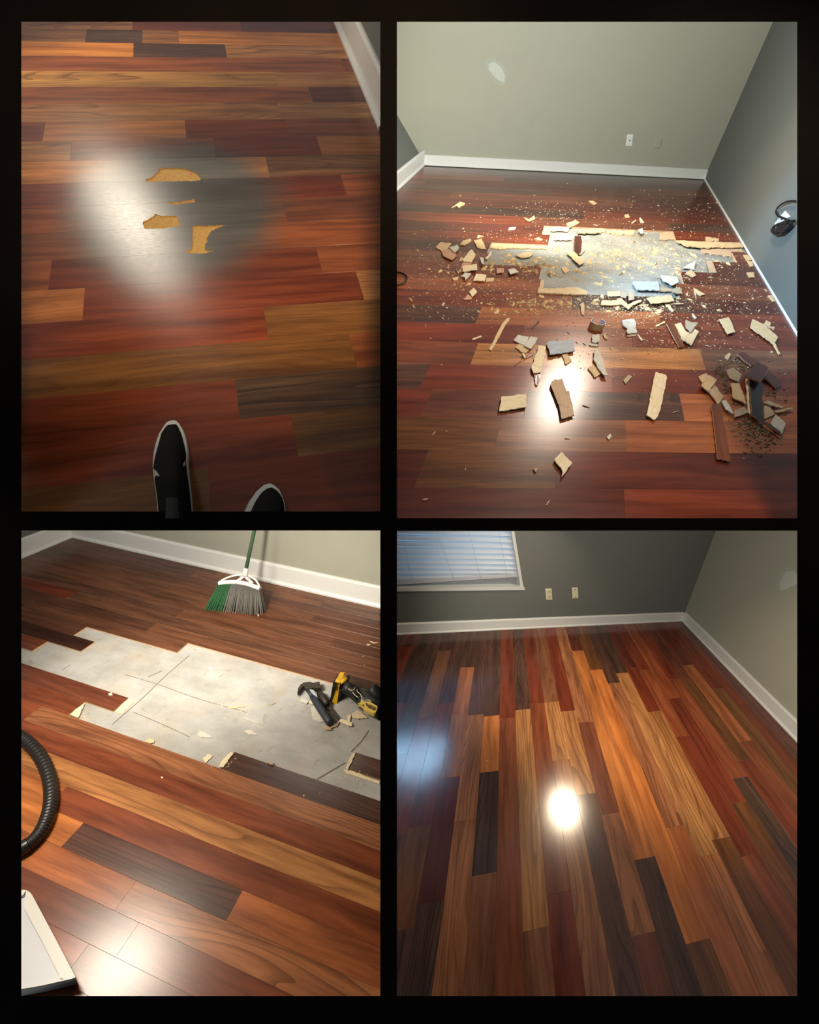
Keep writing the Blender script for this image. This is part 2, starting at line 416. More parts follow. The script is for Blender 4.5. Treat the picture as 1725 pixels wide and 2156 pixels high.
# the first floor has a worn grey patch where the varnish is gone
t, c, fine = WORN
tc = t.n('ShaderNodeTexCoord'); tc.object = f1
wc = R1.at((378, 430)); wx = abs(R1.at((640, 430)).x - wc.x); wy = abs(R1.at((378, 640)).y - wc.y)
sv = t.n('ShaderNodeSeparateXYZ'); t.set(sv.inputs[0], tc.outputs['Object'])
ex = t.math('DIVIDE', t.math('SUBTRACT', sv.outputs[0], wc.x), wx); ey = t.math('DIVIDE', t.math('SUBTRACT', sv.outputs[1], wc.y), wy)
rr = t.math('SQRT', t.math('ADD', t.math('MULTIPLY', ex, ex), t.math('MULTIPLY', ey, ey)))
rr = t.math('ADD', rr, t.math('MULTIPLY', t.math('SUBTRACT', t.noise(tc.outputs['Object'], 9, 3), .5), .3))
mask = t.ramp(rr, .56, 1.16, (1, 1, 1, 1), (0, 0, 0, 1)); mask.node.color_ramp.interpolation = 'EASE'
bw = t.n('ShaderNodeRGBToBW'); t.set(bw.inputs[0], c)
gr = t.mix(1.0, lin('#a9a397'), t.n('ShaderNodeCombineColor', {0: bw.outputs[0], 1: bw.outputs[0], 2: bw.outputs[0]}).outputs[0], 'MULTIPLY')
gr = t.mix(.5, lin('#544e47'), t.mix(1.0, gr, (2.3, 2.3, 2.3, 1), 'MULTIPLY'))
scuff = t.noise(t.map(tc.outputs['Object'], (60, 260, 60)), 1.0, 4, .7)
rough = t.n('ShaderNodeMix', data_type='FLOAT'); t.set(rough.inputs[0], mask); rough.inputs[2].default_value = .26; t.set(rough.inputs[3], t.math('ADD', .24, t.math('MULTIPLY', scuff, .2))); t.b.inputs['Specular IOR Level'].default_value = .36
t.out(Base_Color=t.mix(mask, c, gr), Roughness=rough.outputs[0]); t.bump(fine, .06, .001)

HOLES = {}
def note_holes(room, rows, axis):
    hs = []
    for k, spec in rows.items():
        if '-' not in spec: continue
        us = [u_at(room, k, axis, s_) for s_ in spec if not isinstance(s_, str)]; codes = [s_ for s_ in spec if isinstance(s_, str)]
        if room.d1.x < 0: us.reverse(); codes.reverse()
        e = [-9] + us + [9]
        for i, cd in enumerate(codes):
            if cd == '-': hs.append((k, e[i], e[i + 1]))
    HOLES[room] = hs
note_holes(R2, ROWS2, 0); note_holes(R3, ROWS3, 0)
def ground(room, p, thick):
    v = p.y / room.e2.y; u = p.x - v * room.e2.x; k = math.floor((v - room.c) / room.w)
    return -thick if any(k == h[0] and h[1] < u < h[2] for h in HOLES.get(room, ())) else 0.0

# ------------------------------------------------------------------ walls, baseboards, border boards
def outward(room, A, B, inside):
    d = (B - A).normalized(); o = Vector((d.y, -d.x, 0))
    return -o if o.dot(inside - A) > 0 else o
def wall_faces(room, name, plane, polys, mat, thick=.05):
    o, nn = plane; b = MB()
    for pg in polys:
        front = [room.on_plane(p, o, nn) for p in pg]
        b.prism(front, [q + nn * thick for q in front])
    x = b.build(name, mat, room, org=b.v[0]); return tag(x, kind='structure')
def baseboard(room, name, a, b_, ta, tb, inside, ext=(0, 0)):
    A, B = room.at(a), room.at(b_); nn = outward(room, A, B, inside); d = (B - A).normalized()
    ha, hb = room.on_plane(ta, A, nn).z, room.on_plane(tb, B, nn).z
    A, B = A - d * ext[0], B + d * ext[1]
    th = .014; m = MB()
    prof = lambda P, h: [P, P + Vector((0, 0, h * .9)), P + nn * th * .45 + Vector((0, 0, h)), P + nn * th + Vector((0, 0, h)), P + nn * th]
    m.prism(prof(A, ha), prof(B, hb))
    o = m.build(name, M_WHITE, room, org=A); tag(o, kind='structure')
    m = MB(); s_ = min(ha, hb) * .16
    prof = lambda P: [P - nn * s_ * .7, P - nn * s_ * .7 + Vector((0, 0, s_ * .5)), P - nn * s_ * .3 + Vector((0, 0, s_ * .9)), P + Vector((0, 0, s_)), P]
    m.prism(prof(A), prof(B)); m.build('shoe_moulding', M_WHITE, room, parent=o)
    print(name, 'h', round(ha, 3), round(hb, 3))
    return A + nn * th, nn

I2, I3, I4, I1 = R2.at((1250, 700)), R3.at((423, 1750)), R4.at((1185, 1700)), R1.at((400, 560))
p1 = baseboard(R1, 'baseboard_right', (709, 46.8), (800.5, 261), (752, 46.8), (800.5, 148.5), I1, (.2, .05))
wall_faces(R1, 'wall_right', p1, [[(690, -60), (815, 300), (815, 100), (815, -160)]], M_GREY, .012)
pb2 = baseboard(R2, 'baseboard_back', (893, 347.4), (1484, 377), (888, 326), (1488, 357.5), I2)
pr2 = baseboard(R2, 'baseboard_right', (1483.5, 377), (1678.4, 703.5), (1491.5, 358), (1678.4, 637), I2, (0, .16))
pl2_ = baseboard(R2, 'baseboard_left', (893.4, 347.4), (836.6, 400), (885, 325), (836.6, 363), I2, (0, .03))
def corner_plane(room, base_a, base_b, inside, edge_lo, edge_hi, back, th=.014):
    """a side wall that meets the back wall along the edge seen between two pixels"""
    A, B = room.at(base_a), room.at(base_b); nn = outward(room, A, B, inside)
    e0, e1 = room.on_plane(edge_lo, *back), room.on_plane(edge_hi, *back)
    n2 = (B - A).cross(e1 - e0).normalized()
    if n2.dot(nn) < 0: n2 = -n2
    return e0, n2
WR2 = corner_plane(R2, (1484, 377), (1678.4, 703.5), I2, (1491, 357), (1628, 46), pb2)
WL2 = corner_plane(R2, (893, 347.4), (836.6, 400), I2, (884, 325), (836, 241), pb2)
wall_faces(R2, 'wall_back', pb2, [[(820, 345), (893, 349), (1488, 379), (1500, 336), (1672, -54), (760, -54)]], M_BEIGE)
wall_faces(R2, 'wall_right', WR2, [[(1486, 376), (1491, 357), (1672, -54), (1800, -54), (1800, 905), (1690, 722)]], M_GREY)
wall_faces(R2, 'wall_left', WL2, [[(893, 350), (884, 325), (818, 210), (790, 250), (790, 440)]], M_GREY)
pb3 = baseboard(R3, 'baseboard_back', (153, 1130), (799.4, 1277.5), (245.7, 1117), (799.4, 1235.7), I3, (0, .04))
pl3_ = baseboard(R3, 'baseboard_left', (153, 1130), (45.4, 1174.6), (92, 1117), (45, 1134), I3, (0, .5))
wall_faces(R3, 'wall_back', pb3, [[(153, 1132), (815, 1282), (815, 800), (125, 800)]], M_BEIGE)
wall_faces(R3, 'wall_left', pl3_, [[(153, 1132), (-130, 1250), (-140, 800), (125, 800)]], M_GREY)
pb4 = baseboard(R4, 'baseboard_back', (837, 1336), (1437, 1307), (837, 1313.5), (1441, 1290), I4, (.03, 0))
pr4 = baseboard(R4, 'baseboard_right', (1437, 1307), (1679, 1561), (1444.5, 1291), (1679, 1519), I4, (0, .35))
WR4 = corner_plane(R4, (1437, 1307), (1679, 1561), I4, (1442, 1290), (1508, 1117), pb4)
wall_faces(R4, 'wall_back', pb4, [[(815, 1345), (1437, 1309), (1461, 1240), (1103, 1240), (815, 1243.5)], [(1103, 1240), (1461, 1240), (1644, 760), (1026, 760)]], M_GREY)
wall_faces(R4, 'wall_right', WR4, [[(1436, 1308), (1442, 1290), (1644, 760), (1800, 760), (1800, 1700), (1700, 1592)]], M_BEIGE)

# black border boards added between and around the rooms; the center one blocks light
def cam_pt(p, z): return ray(p) * (z / F)
def border_board(name, quad, z0, z1, kind='structure'):
    b = MB(); b.prism([cam_pt(p, z0) for p in quad], [cam_pt(p, z1) for p in quad])
    return tag(b.build(name, M_BORDER, None, org=cam_pt(quad[0], z0)), kind=kind)
Z0 = .80
border_board('wall_left', [(-260, -200), (45, -200), (45, 2360), (-260, 2360)], Z0, .84)  # added border board, not a room wall
border_board('wall_right', [(1679, -200), (1985, -200), (1985, 2360), (1679, 2360)], Z0, .84)  # border board added on the right, no real wall
border_board('border_center', [(801, -160), (836, -160), (836, 2320), (801, 2320)], Z0, 4.4)
border_board('border_top', [(45, -200), (801, -200), (801, 46), (45, 46)], Z0, .84)
border_board('border_top', [(836, -200), (1679, -200), (1679, 46), (836, 46)], Z0, .84)
border_board('border_middle', [(45, 1077), (801, 1077), (801, 1117), (45, 1117)], Z0, .86)
border_board('border_middle', [(836, 1091), (1679, 1091), (1679, 1117), (836, 1117)], Z0, .84)
border_board('border_bottom', [(45, 2097), (801, 2097), (801, 2360), (45, 2360)], Z0, .95)
border_board('border_bottom', [(836, 2097), (1679, 2097), (1679, 2360), (836, 2360)], Z0, .95)

# ------------------------------------------------------------------ pieces of torn-up flooring
OFF = dict(A=(836, 340), B=(1046, 340), C=(1256, 340), D=(1466, 340), E=(836, 590), F=(1046, 590), G=(1256, 590), H=(1466, 590), I=(836, 840), J=(1046, 840), K=(1256, 840), L=(1466, 840))
def cpx(crop, s_):
    out = []; o = OFF.get(crop, (0, 0)); f = .12754 if crop in OFF else 1.0
    for q in s_.split():
        x, y = q.split(','); out.append((o[0] + float(x) * f, o[1] + float(y) * f))
    return out
HEX = dict(t='#e2c79c', p='#f2e2c0', w='#d8d6cc', g='#bcab92', c='#cfb294', k='#d9ab90', b='#5a2c20', o='#7a4428', d='#2b2226', u='#bcc6d2')
rngp = random.Random(77)
PIECES = []
def piece(room, crop, pts, col, label, layer=0, th=.003, torn=True, curl=0.0, name='wood_fragment', cat='wood fragment', group=None, thick=.0075, seed=None):
    px_ = cpx(crop, pts); rg = random.Random(hash(pts) % 9999 if seed is None else seed)
    rg = random.Random(sum(int(a * 7 + b * 3) for a, b in px_))
    PIECES.append((room, px_))
    c0 = room.at((sum(p[0] for p in px_) / len(px_), sum(p[1] for p in px_) / len(px_)))
    gz = min([ground(room, room.at(p), thick) for p in px_] + [0.0]) if thick else 0.0
    if any(ground(room, room.at(p), thick) == 0.0 for p in px_): gz = 0.0
    z = gz + layer * .0038 + .0004
    # splintered outline: extra points along every edge
    out = []; n = len(px_)
    for i in range(n):
        a, b = Vector(px_[i]), Vector(px_[(i + 1) % n]); L = (b - a).length; m = int(L / 5) if torn else 0
        out.append(a)
        nr = Vector((a.y - b.y, b.x - a.x)).normalized() if L > 0 else Vector((0, 0))
        for j in range(1, m + 1):
            if j <= m: out.append(a.lerp(b, j / (m + 1)) + nr * rg.uniform(-.55, .55) * min(1.6, L / 14))
    tilt = rg.uniform(-.0003, .0003)
    P = []
    for i, p in enumerate(out):
        q = room.at(p, z + th); r = (q - c0).length
        q = room.at(p, z + th + abs(tilt) * (1 + math.sin(i)) + curl * (r * r) * 60)
        P.append(q)
    # long axis gives the grain direction
    e = max(((out[(i + 1) % len(out)] - out[i]).length, i) for i in range(len(out)))[1]
    ii = max(range(n), key=lambda i: (Vector(px_[(i + 1) % n]) - Vector(px_[i])).length)
    d = room.at(px_[(ii + 1) % n]) - room.at(px_[ii]); rot = math.atan2(d.y, d.x)
    b = MB(); b.prism(P, [Vector((q.x, q.y, max(z, q.z - th))) for q in P], 0, 1)
    cx = sum(q.x for q in P) / len(P); cy = sum(q.y for q in P) / len(P)
    brown = col in 'bod'
    o = b.build(name, [M_WOOD, M_CORE] if brown else [M_RAW, M_RAW], room, org=(cx, cy, z), rot=rot)
    cc = lin(HEX[col]); j = rg.uniform(.9, 1.06); o.color = (cc[0] * j, cc[1] * j, cc[2] * j, .15)
    return tag(o, label, cat, group)

PILE = 'torn scraps in the debris pile left of the bare patch'
DATA = [
 ('A', '905,755 1040,660 1125,690 1020,760 980,725', 't', 'tan chip lying alone on dark boards near the back left corner', 0),
 ('A', '640,1410 720,1330 900,1350 830,1440 740,1480', 't', 'tan square-cornered chip at the far left end of the debris pile', 0),
 ('A', '740,1480 860,1440 990,1550 910,1620 770,1560', 'k', 'pinkish brown scrap overlapping the leftmost tan chip of the pile', 1),
 ('A', '860,1420 1000,1370 1030,1420 960,1500', 'w', 'crumpled white paper-thin scrap beside the pinkish brown scrap', 2),
 ('A', '1040,1370 1100,1300 1215,1270 1230,1310 1120,1380', 't', 'forked tan splinter chip behind the left debris pile', 0),
 ('A', '1270,1300 1400,1270 1470,1450 1330,1420', 't', 'upright-looking tan chip with dark lower end above the pile', 0),
 ('A', '1320,1260 1340,1210 1440,1235', 't', 'small pointed tan chip farthest back above the left pile', 0),
 ('A', '1100,1600 1190,1480 1240,1450 1300,1530 1240,1660 1090,1640', 'p', 'pale notched wood scrap in the middle of the left pile', 1),
 ('A', '1030,1640 1050,1580 1100,1590 1080,1640', 't', 'small tan block at left edge of the pale notched scrap', 0),
 ('A', '1020,1820 1100,1650 1240,1660 1150,1820', 'k', 'pinkish tan sheet under the pale notched scrap', 0),
 ('A', '1080,1730 1320,1690 1330,1780 1090,1810', 'p', 'pale greenish strip across the left debris pile', 2),
 ('A', '1460,1600 1570,1470 1560,1540 1500,1610', 'p', 'pale leaning sliver at the upper left edge of the bare patch', 0),
 ('A', '1370,1580 1430,1590 1440,1690 1400,1680', 'w', 'narrow white scrap standing out in the left pile', 2),
 ('A', '1060,1890 1120,1830 1230,1850 1130,1960 1120,1900', 'w', 'white torn V-shaped scrap at the front of the left pile', 1),
 ('A', '910,1920 1020,1900 1000,1960 940,1960', 't', 'small tan chip at the front left corner of the pile', 0),
 ('A', '1260,1960 1310,1850 1480,1870 1450,1970', 'p', 'pale square piece at the front of the left pile', 1),
 ('A', '1470,1980 1480,1920 1610,1920 1590,1980', 't', 'tan block right of the pale square piece', 0),
 ('A', '970,1760 1030,1830 1010,1850', 't', 'thin tan sliver at the left tip of the pile', 0),
 ('B', '445,920 530,950 620,890 640,940 550,985 500,970', 't', 'curled tan chip behind the bare patch, on its left', 0),
 ('B', '195,1130 200,1095 320,1075 310,1110', 'p', 'small pale oblong chip left of the bare patch corner', 0),
 ('B', '1145,1030 1300,960 1370,1010 1300,1050 1210,1080', 't', 'tan chip lying on the back edge of the bare patch', 0),
 ('B', '1520,650 1600,650 1660,690 1610,710', 't', 'little tan flake alone between back wall and patch', 0),
 ('B', '1290,1230 1395,1230 1405,1300 1390,1500 1345,1530 1280,1480', 'b', 'dark red-brown varnished piece lying across the bare patch', 2),
 ('B', '1155,1500 1270,1480 1460,1660 1370,1710', 't', 'tan strip just below the dark red-brown varnished piece', 2),
 ('B', '955,1290 960,1205 1240,1210 1240,1290', 'p', 'pale flat strip left of the dark red-brown piece', 1),
 ('B', '905,1075 1210,1080 1180,1150 900,1140', 'p', 'pale strip under the back edge at the patch corner', 1),
 ('B', '1070,1760 1140,1730 1210,1800 1130,1850', 't', 'tan square chip in the middle left of the bare patch', 0),
 ('B', '185,1780 290,1760 370,1820 230,1860', 'w', 'white torn scrap at the left end of the bare patch', 1),
 ('B', '0,1760 115,1760 120,1830 0,1840', 'k', 'pinkish block at the left pile touching the patch', 1),
 ('B', '310,1540 510,1490 610,1520 550,1570 420,1590', 't', 'ragged tan scrap at the upper left of the bare patch', 1),
 ('B', '1365,1535 1450,1440 1460,1460 1400,1530', 't', 'thin tan sliver right of the dark red-brown piece', 1),
 ('C', '690,1120 760,1095 780,1180 740,1190', 'w', 'whitish chip on the back edge of the patch near its middle', 1),
 ('C', '465,880 530,870 555,920 480,930', 't', 'roundish tan chip behind the middle of the patch', 0),
 ('C', '710,930 735,930 790,1010 735,1015', 'p', 'pale wedge chip behind the middle of the patch', 0),
 ('C', '580,1005 650,960 660,980 610,1015', 't', 'dull tan sliver left of the pale wedge chip', 0),
 ('C', '1060,1870 1330,1900 1370,1990 1260,2039 1100,1960', 'w', 'curled white torn sheet at the front right of the patch', 2),
 ('C', '1460,1850 1560,1780 1650,1880 1600,1905', 't', 'tan triangular chip right of the curled white sheet', 0),
 ('C', '1420,1750 1640,1640 1620,1780 1560,1770', 'w', 'bundle of whitish torn strips behind the tan triangle', 1),
 ('', '1332,593 1386,592 1390,611 1342,610', 'u', 'bluish white board lying on the front of the bare patch', 2),
 ('D', '160,1240 380,1270 375,1315 160,1305', 't', 'tan block on dark boards near the right baseboard', 0),
 ('D', '780,1540 870,1540 930,1620 840,1640', 't', 'farther greyish tan chip beside the right baseboard', 0),
 ('D', '850,1640 930,1650 950,1720 900,1740', 't', 'middle greyish tan chip beside the right baseboard', 0),
 ('D', '840,1830 940,1825 970,1910 880,1910', 't', 'nearer square tan chip beside the right baseboard', 0),
 ('E', '1115,320 1170,230 1250,280 1240,310', 'k', 'dull torn scrap under the pale square chip left of the patch', 0),
 ('E', '1190,190 1270,120 1325,185 1245,275', 'p', 'pale square chip standing out left of the patch front', 1),
 ('E', '740,410 765,365 795,370 770,415', 'w', 'small greenish white chip on dark boards at left', 0),
 ('', '1030,735 1058,681 1066,671 1074,669 1073,674 1065,684 1035,738', 't', 'long thin tan stick with a hooked end', 0),
 ('E', '1245,965 1390,910 1400,935 1250,980', 'p', 'short pale stick left of the long hooked stick', 0),
 ('F', '275,985 360,900 540,940 470,1070 420,1060', 'w', 'white and grey striped torn scrap in front of the hooked stick', 0),
 ('F', '455,1080 560,930 680,945 640,1040 570,1130', 'w', 'whitish torn block overlapping the striped scrap', 1),
 ('F', '310,1100 370,1050 560,1130 480,1200 400,1180', 't', 'tan scrap below the white striped scrap', 0),
 ('F', '420,1210 450,1200 485,1275 460,1280', 'p', 'small pale finger of wood below the tan scrap', 1),
 ('F', '820,1050 870,1000 1030,1000 1160,1000 1265,975 1295,1165 880,1225 870,1150', 'u', 'large bluish white sheet with a torn left edge', 1),
 ('F', '605,1525 735,1520 680,1735 650,1735', 'o', 'reddish pointed veneer tail below the pale vertical plank piece', 0),
 ('F', '700,1080 820,1100 735,1520 605,1525 575,1440', 'p', 'pale vertical plank piece with jagged lower end', 1),
 ('F', '1080,1230 1160,1200 1240,1330 1140,1390', 't', 'tan block in front of the large bluish white sheet', 0),
 ('', '1162,803 1172,798 1173.5,800 1183.7,797 1193,823 1199,823 1210,874 1183,881.5 1177,852 1160,812', 'c', 'long tan-brown plank piece lying in the lamp glare', 1),
 ('', '1056,835 1108.5,829 1108,857 1051.5,865.5', 'p', 'clean pale rectangular piece left of the lamp glare', 1),
 ('F', '1375,400 1430,360 1450,400 1450,580 1410,560', 't', 'tan scrap at the left of the sawdust heap before the patch', 0),
 ('', '1238.6,775 1250,767 1266,786 1257,793 1252,794', 't', 'tan block partly under the long white torn strip', 0),
 ('', '1252,735 1258,733 1264,745 1271,758 1273,775 1281,790 1272,789 1258,772 1250,755', 'w', 'long white torn strip with pointed lower end', 1),
 ('F', '1580,900 1700,890 1700,1000 1640,1030 1570,1010', 'w', 'white fingered scrap below the curled blue-white strip', 1),
 ('F', '1530,1060 1580,1010 1690,1080 1560,1080', 'w', 'flat white sliver below the white fingered scrap', 0),
 ('F', '585,785 680,670 710,690 600,790', 'd', 'small dark stick on the striped board', 0),
 ('F', '295,1400 440,1290 600,1215 610,1225 450,1310', 'o', 'thin brown stick left of the pale vertical plank piece', 0),
 ('G', '430,655 620,630 660,720 650,790 680,860 520,880 500,830 520,790 440,740', 'w', 'grey-white torn sheet in the middle of the floor', 1),
 ('G', '500,905 650,885 655,915 530,930', 'p', 'pale strip under the lower edge of the grey-white torn sheet', 0),
 ('G', '670,890 690,890 770,980 750,1000', 'p', 'pale splinter right of the grey-white torn sheet', 0),
 ('G', '985,740 1130,675 1140,700 1000,760', 't', 'short tan stick left of the brown varnished plank strip', 0),
 ('G', '1160,715 1270,690 1460,1080 1365,1105', 'o', 'brown varnished plank strip with a pale long edge', 1),
 ('G', '1300,720 1400,700 1480,840 1560,870 1410,950', 't', 'tan left arm of the V-shaped broken pieces', 1),
 ('G', '1395,950 1560,870 1620,790 1695,845 1570,1070', 't', 'tan lower piece of the V-shaped broken pieces', 2),
 ('G', '1480,650 1560,690 1680,700 1560,860 1480,760', 'g', 'jagged greyish right arm of the V-shaped broken pieces', 3),
 ('G', '830,290 1240,245 1290,345 910,385', 't', 'broad tan board with jagged left end in front of the patch', 2),
 ('G', '75,405 90,330 390,330 440,405', 't', 'flat tan strip at the front edge of the debris band', 1),
 ('G', '340,310 410,290 520,400 590,370 620,400 535,480', 't', 'tan V-shaped chip pointing forward in the debris band', 2),
 ('G', '180,180 390,180 400,260 190,270', 't', 'tan rectangle at the back of the debris band', 1),
 ('G', '405,190 500,190 490,290 405,280', 'g', 'left of two greyish upright scraps in the debris band', 2),
 ('G', '530,190 620,190 630,310 540,330', 'g', 'right of two greyish upright scraps in the debris band', 2),
 ('G', '1050,110 1250,140 1240,185 1060,185', 'g', 'greyish scrap left of the brown-grey scrap at the patch corner', 1),
 ('G', '1250,150 1380,110 1430,220 1270,200', 'g', 'brown-grey scrap at the right front corner of the patch', 1),
 ('G', '1130,380 1200,390 1280,510 1260,520', 't', 'tan splinter pointing forward right of the broad tan board', 0),
 ('G', '1210,375 1440,375 1440,390 1220,395', 'c', 'thin horizontal stick right of the broad tan board', 0),
 ('G', '200,270 395,258 390,285 210,300', 'd', 'dark sliver among the tan scraps of the debris band', 2),
 ('G', '590,360 740,320 750,345 640,400', 't', 'tan sliver right of the V-shaped chip in the debris band', 1),
 ('G', '110,900 160,860 185,970 140,960', 'c', 'small brownish chip right of the curled blue-white strip', 0),
 ('G', '445,1650 530,1555 590,1590 490,1710', 'g', 'greyish tan chip alone on the red board before the lamp glare', 0),
 ('', '1381,782.6 1402.7,789 1405,794 1394,850 1386,876 1378.5,884 1362,873.5', 'p', 'long pale plank piece with splintered ends, right of the glare', 1),
 ('', '1461.3,605.3 1476,614 1485,620 1476,622 1465.5,617 1466.6,630.5', 't', 'tan fish-shaped chip right of the debris band', 0),
 ('G', '1590,540 1660,620 1640,630 1600,590', 'p', 'pale leaf-shaped splinter below the fish-shaped chip', 0),
 ('H', '380,640 540,610 600,720 650,850 530,885', 't', 'curved tan board with a serrated left edge', 1),
 ('H', '1130,720 1160,655 1240,700 1220,760 1300,770 1290,810', 't', 'small angular tan chip above the long tan board at right', 0),
 ('H', '935,640 1120,720 1355,940 1300,1030 1395,1215 1370,1220 1270,1040 905,780', 't', 'long tan board with a thin tail near the right baseboard', 1),
 ('H', '1190,250 1255,245 1310,345 1270,350', 't', 'tan chip touching the foot of the right baseboard', 0),
 ('H', '470,1270 540,1195 580,1220 530,1315', 't', 'small tan diamond chip above the right debris heap', 0),
 ('H', '680,1220 760,1180 1020,1330 910,1420', 'b', 'brown varnished plank end with pale edge above the right heap', 1),
 ('H', '1120,1600 1200,1490 1430,1690 1330,1790', 'b', 'brown varnished plank end at the right of the right heap', 1),
 ('', '1578,798 1603.7,805.5 1609,892 1583,870', 'd', 'black-brown plank piece standing out in the right heap', 2),
 ('H', '820,1570 1010,1340 1195,1430 1080,1690', 'b', 'dark reddish square plank piece on top of the right heap', 6),
 ('', '1571,797 1575,798 1580,872 1576.5,868', 'p', 'pale splintered edge strip along the black-brown piece', 2),
 ('H', '40,1590 160,1530 210,1580 110,1700', 't', 'tan chip behind the stacked pair left of the right heap', 0),
 ('', '1493,824.7 1505.5,809.4 1524.7,835 1512,851', 'c', 'tan-brown strip under the stacked tan chip left of the heap', 1),
 ('H', '85,1740 220,1560 345,1640 215,1840', 't', 'tan chip with a knot stacked on the tan-brown strip', 2),
 ('', '1538.7,806.8 1557.8,806.8 1572,850 1545,838', 't', 'tan board leaning through the right heap', 1),
 ('L', '420,30 500,10 620,240 490,170', 'w', 'white-faced torn strip at the front left of the right heap', 1),
 ('L', '630,190 800,120 860,220 640,305', 'g', 'greyish tan block at the front of the right heap', 1),
 ('', '1498.5,851.5 1517,847.7 1540,971.4 1512,965.6', 'o', 'long orange-brown varnished plank strip before the right heap', 1),
 ('L', '870,230 930,240 1400,540 1410,580', 'd', 'dark stick slanting out of the front of the right heap', 2),
 ('L', '1220,400 1320,250 1480,400 1420,580', 'w', 'white and grey scrap at the front right of the right heap', 1),
 ('L', '1290,190 1590,140 1600,160 1330,230', 'g', 'greyish stick pointing right out of the right heap', 1),
 ('L', '1110,60 1180,20 1460,130 1400,150', 'g', 'greyish tan lath at the right of the black-brown piece', 1),
 ('L', '1130,110 1190,80 1300,250 1130,330', 'g', 'greyish tan scrap right beside the black-brown piece', 0),
 ('H', '500,1480 620,1440 760,1560 700,1680 560,1620', 'g', 'broken grey-brown crumb slab at the back of the right heap', 0),
 ('J', '955,1000 1070,870 1250,1055 1075,1285 1090,1200 1060,1130 990,1060', 'p', 'pale hooked chip alone on the near floor', 1),
 ('K', '170,630 235,570 250,620 210,670', 'w', 'small white diamond chip on the near floor', 0),
 ('J', '610,1150 690,1140 650,1210', 'g', 'small greyish chip left of the pale hooked chip', 0),
]
for cr, pts, col, lab, lay in DATA:
    piece(R2, cr, pts, col, lab, lay, curl=.012 if 'curl' in lab or 'torn' in lab else 0.0)
# what is left of the old planks along the rim of the bare patch
for cr, pts, col, lab in [('B', '1340,1110 1725,1095 1725,1170 1350,1180', 't', 'tan leftover plank core along the back rim of the patch'),
                          ('', '1256,480.5 1276.5,481 1275,487.5 1256,490', 't', 'cracked tan core end at the middle of the back rim'),
                          ('C', '160,1120 640,1140 620,1205 180,1180', 't', 'thin tan core strip along the back rim, right of the crack'),
                          ('B', '755,1205 785,1062 900,1070 880,1208', 'c', 'tan core stub at the back left corner of the patch'),
                          ('C', '1040,1290 1050,1165 1268,1157 1308,1288', 'c', 'pinkish tan core stub at the back right of the patch'),
                          ('', '1423,506 1560,511 1566,520 1480,521 1446,517', 't', 'tan core strip running right to the baseboard'),
                          ('', '1475,519 1560,516 1565,530 1540,530 1541,540 1480,532', 'c', 'dusty tan core at the right end of the patch'),
                          ('A', '1575,1340 1725,1345 1725,1450 1530,1420', 't', 'tan core strip along the upper left rim of the patch'),
                          ('B', '0,1345 830,1385 820,1440 300,1430 0,1440', 't', 'wide tan core strip at the left arm of the patch'),
                          ('F', '672,208 735,0 790,0 770,140 1320,110 1500,180 1490,238', 't', 'tan core rim along the front left corner of the patch'),
                          ('D', '180,1640 270,1655 345,1835 230,1830', 'c', 'tan core rim at the stepped right end of the patch')]:
    piece(R2, cr, pts, col, lab, 0, th=.0045, name='plank_core_strip', cat='core strip')
def edge_ring():
    """the curled veneer strip: an open ring standing on its edge"""
    c = R2.at((1255, 690)); r = R2.at((1269, 690)).x - c.x; hgt = .022
    b = MB(); n = 26; rows = [[], [], [], []]
    for i in range(n):
        a = math.radians(-250 + 300 * i / (n - 1)); q = Vector((math.cos(a) * r, math.sin(a) * r * .95, 0)); j = .0008 * math.sin(i * 1.7)
        rows[0].append(c + q); rows[1].append(c + q * 1.03 + Vector((0, 0, hgt + j)))
        rows[2].append(c + q * .95 + Vector((0, 0, hgt + j))); rows[3].append(c + q * .92)
    b.grid([rows[0], rows[1]], 0); b.grid([rows[1], rows[2]], 1); b.grid([rows[2], rows[3]], 1)
    o = b.build('veneer_curl', [plain('tan_veneer_back', '#b99a72', .7), plain('blue_white_veneer_face', '#c2c8e2', .5)], R2, org=c)
    tag(o, 'curled blue-white veneer strip standing on edge like an open ring', 'veneer curl')
edge_ring(); PIECES.append((R2, [(1234, 704), (1234, 664), (1276, 664), (1276, 704)]))

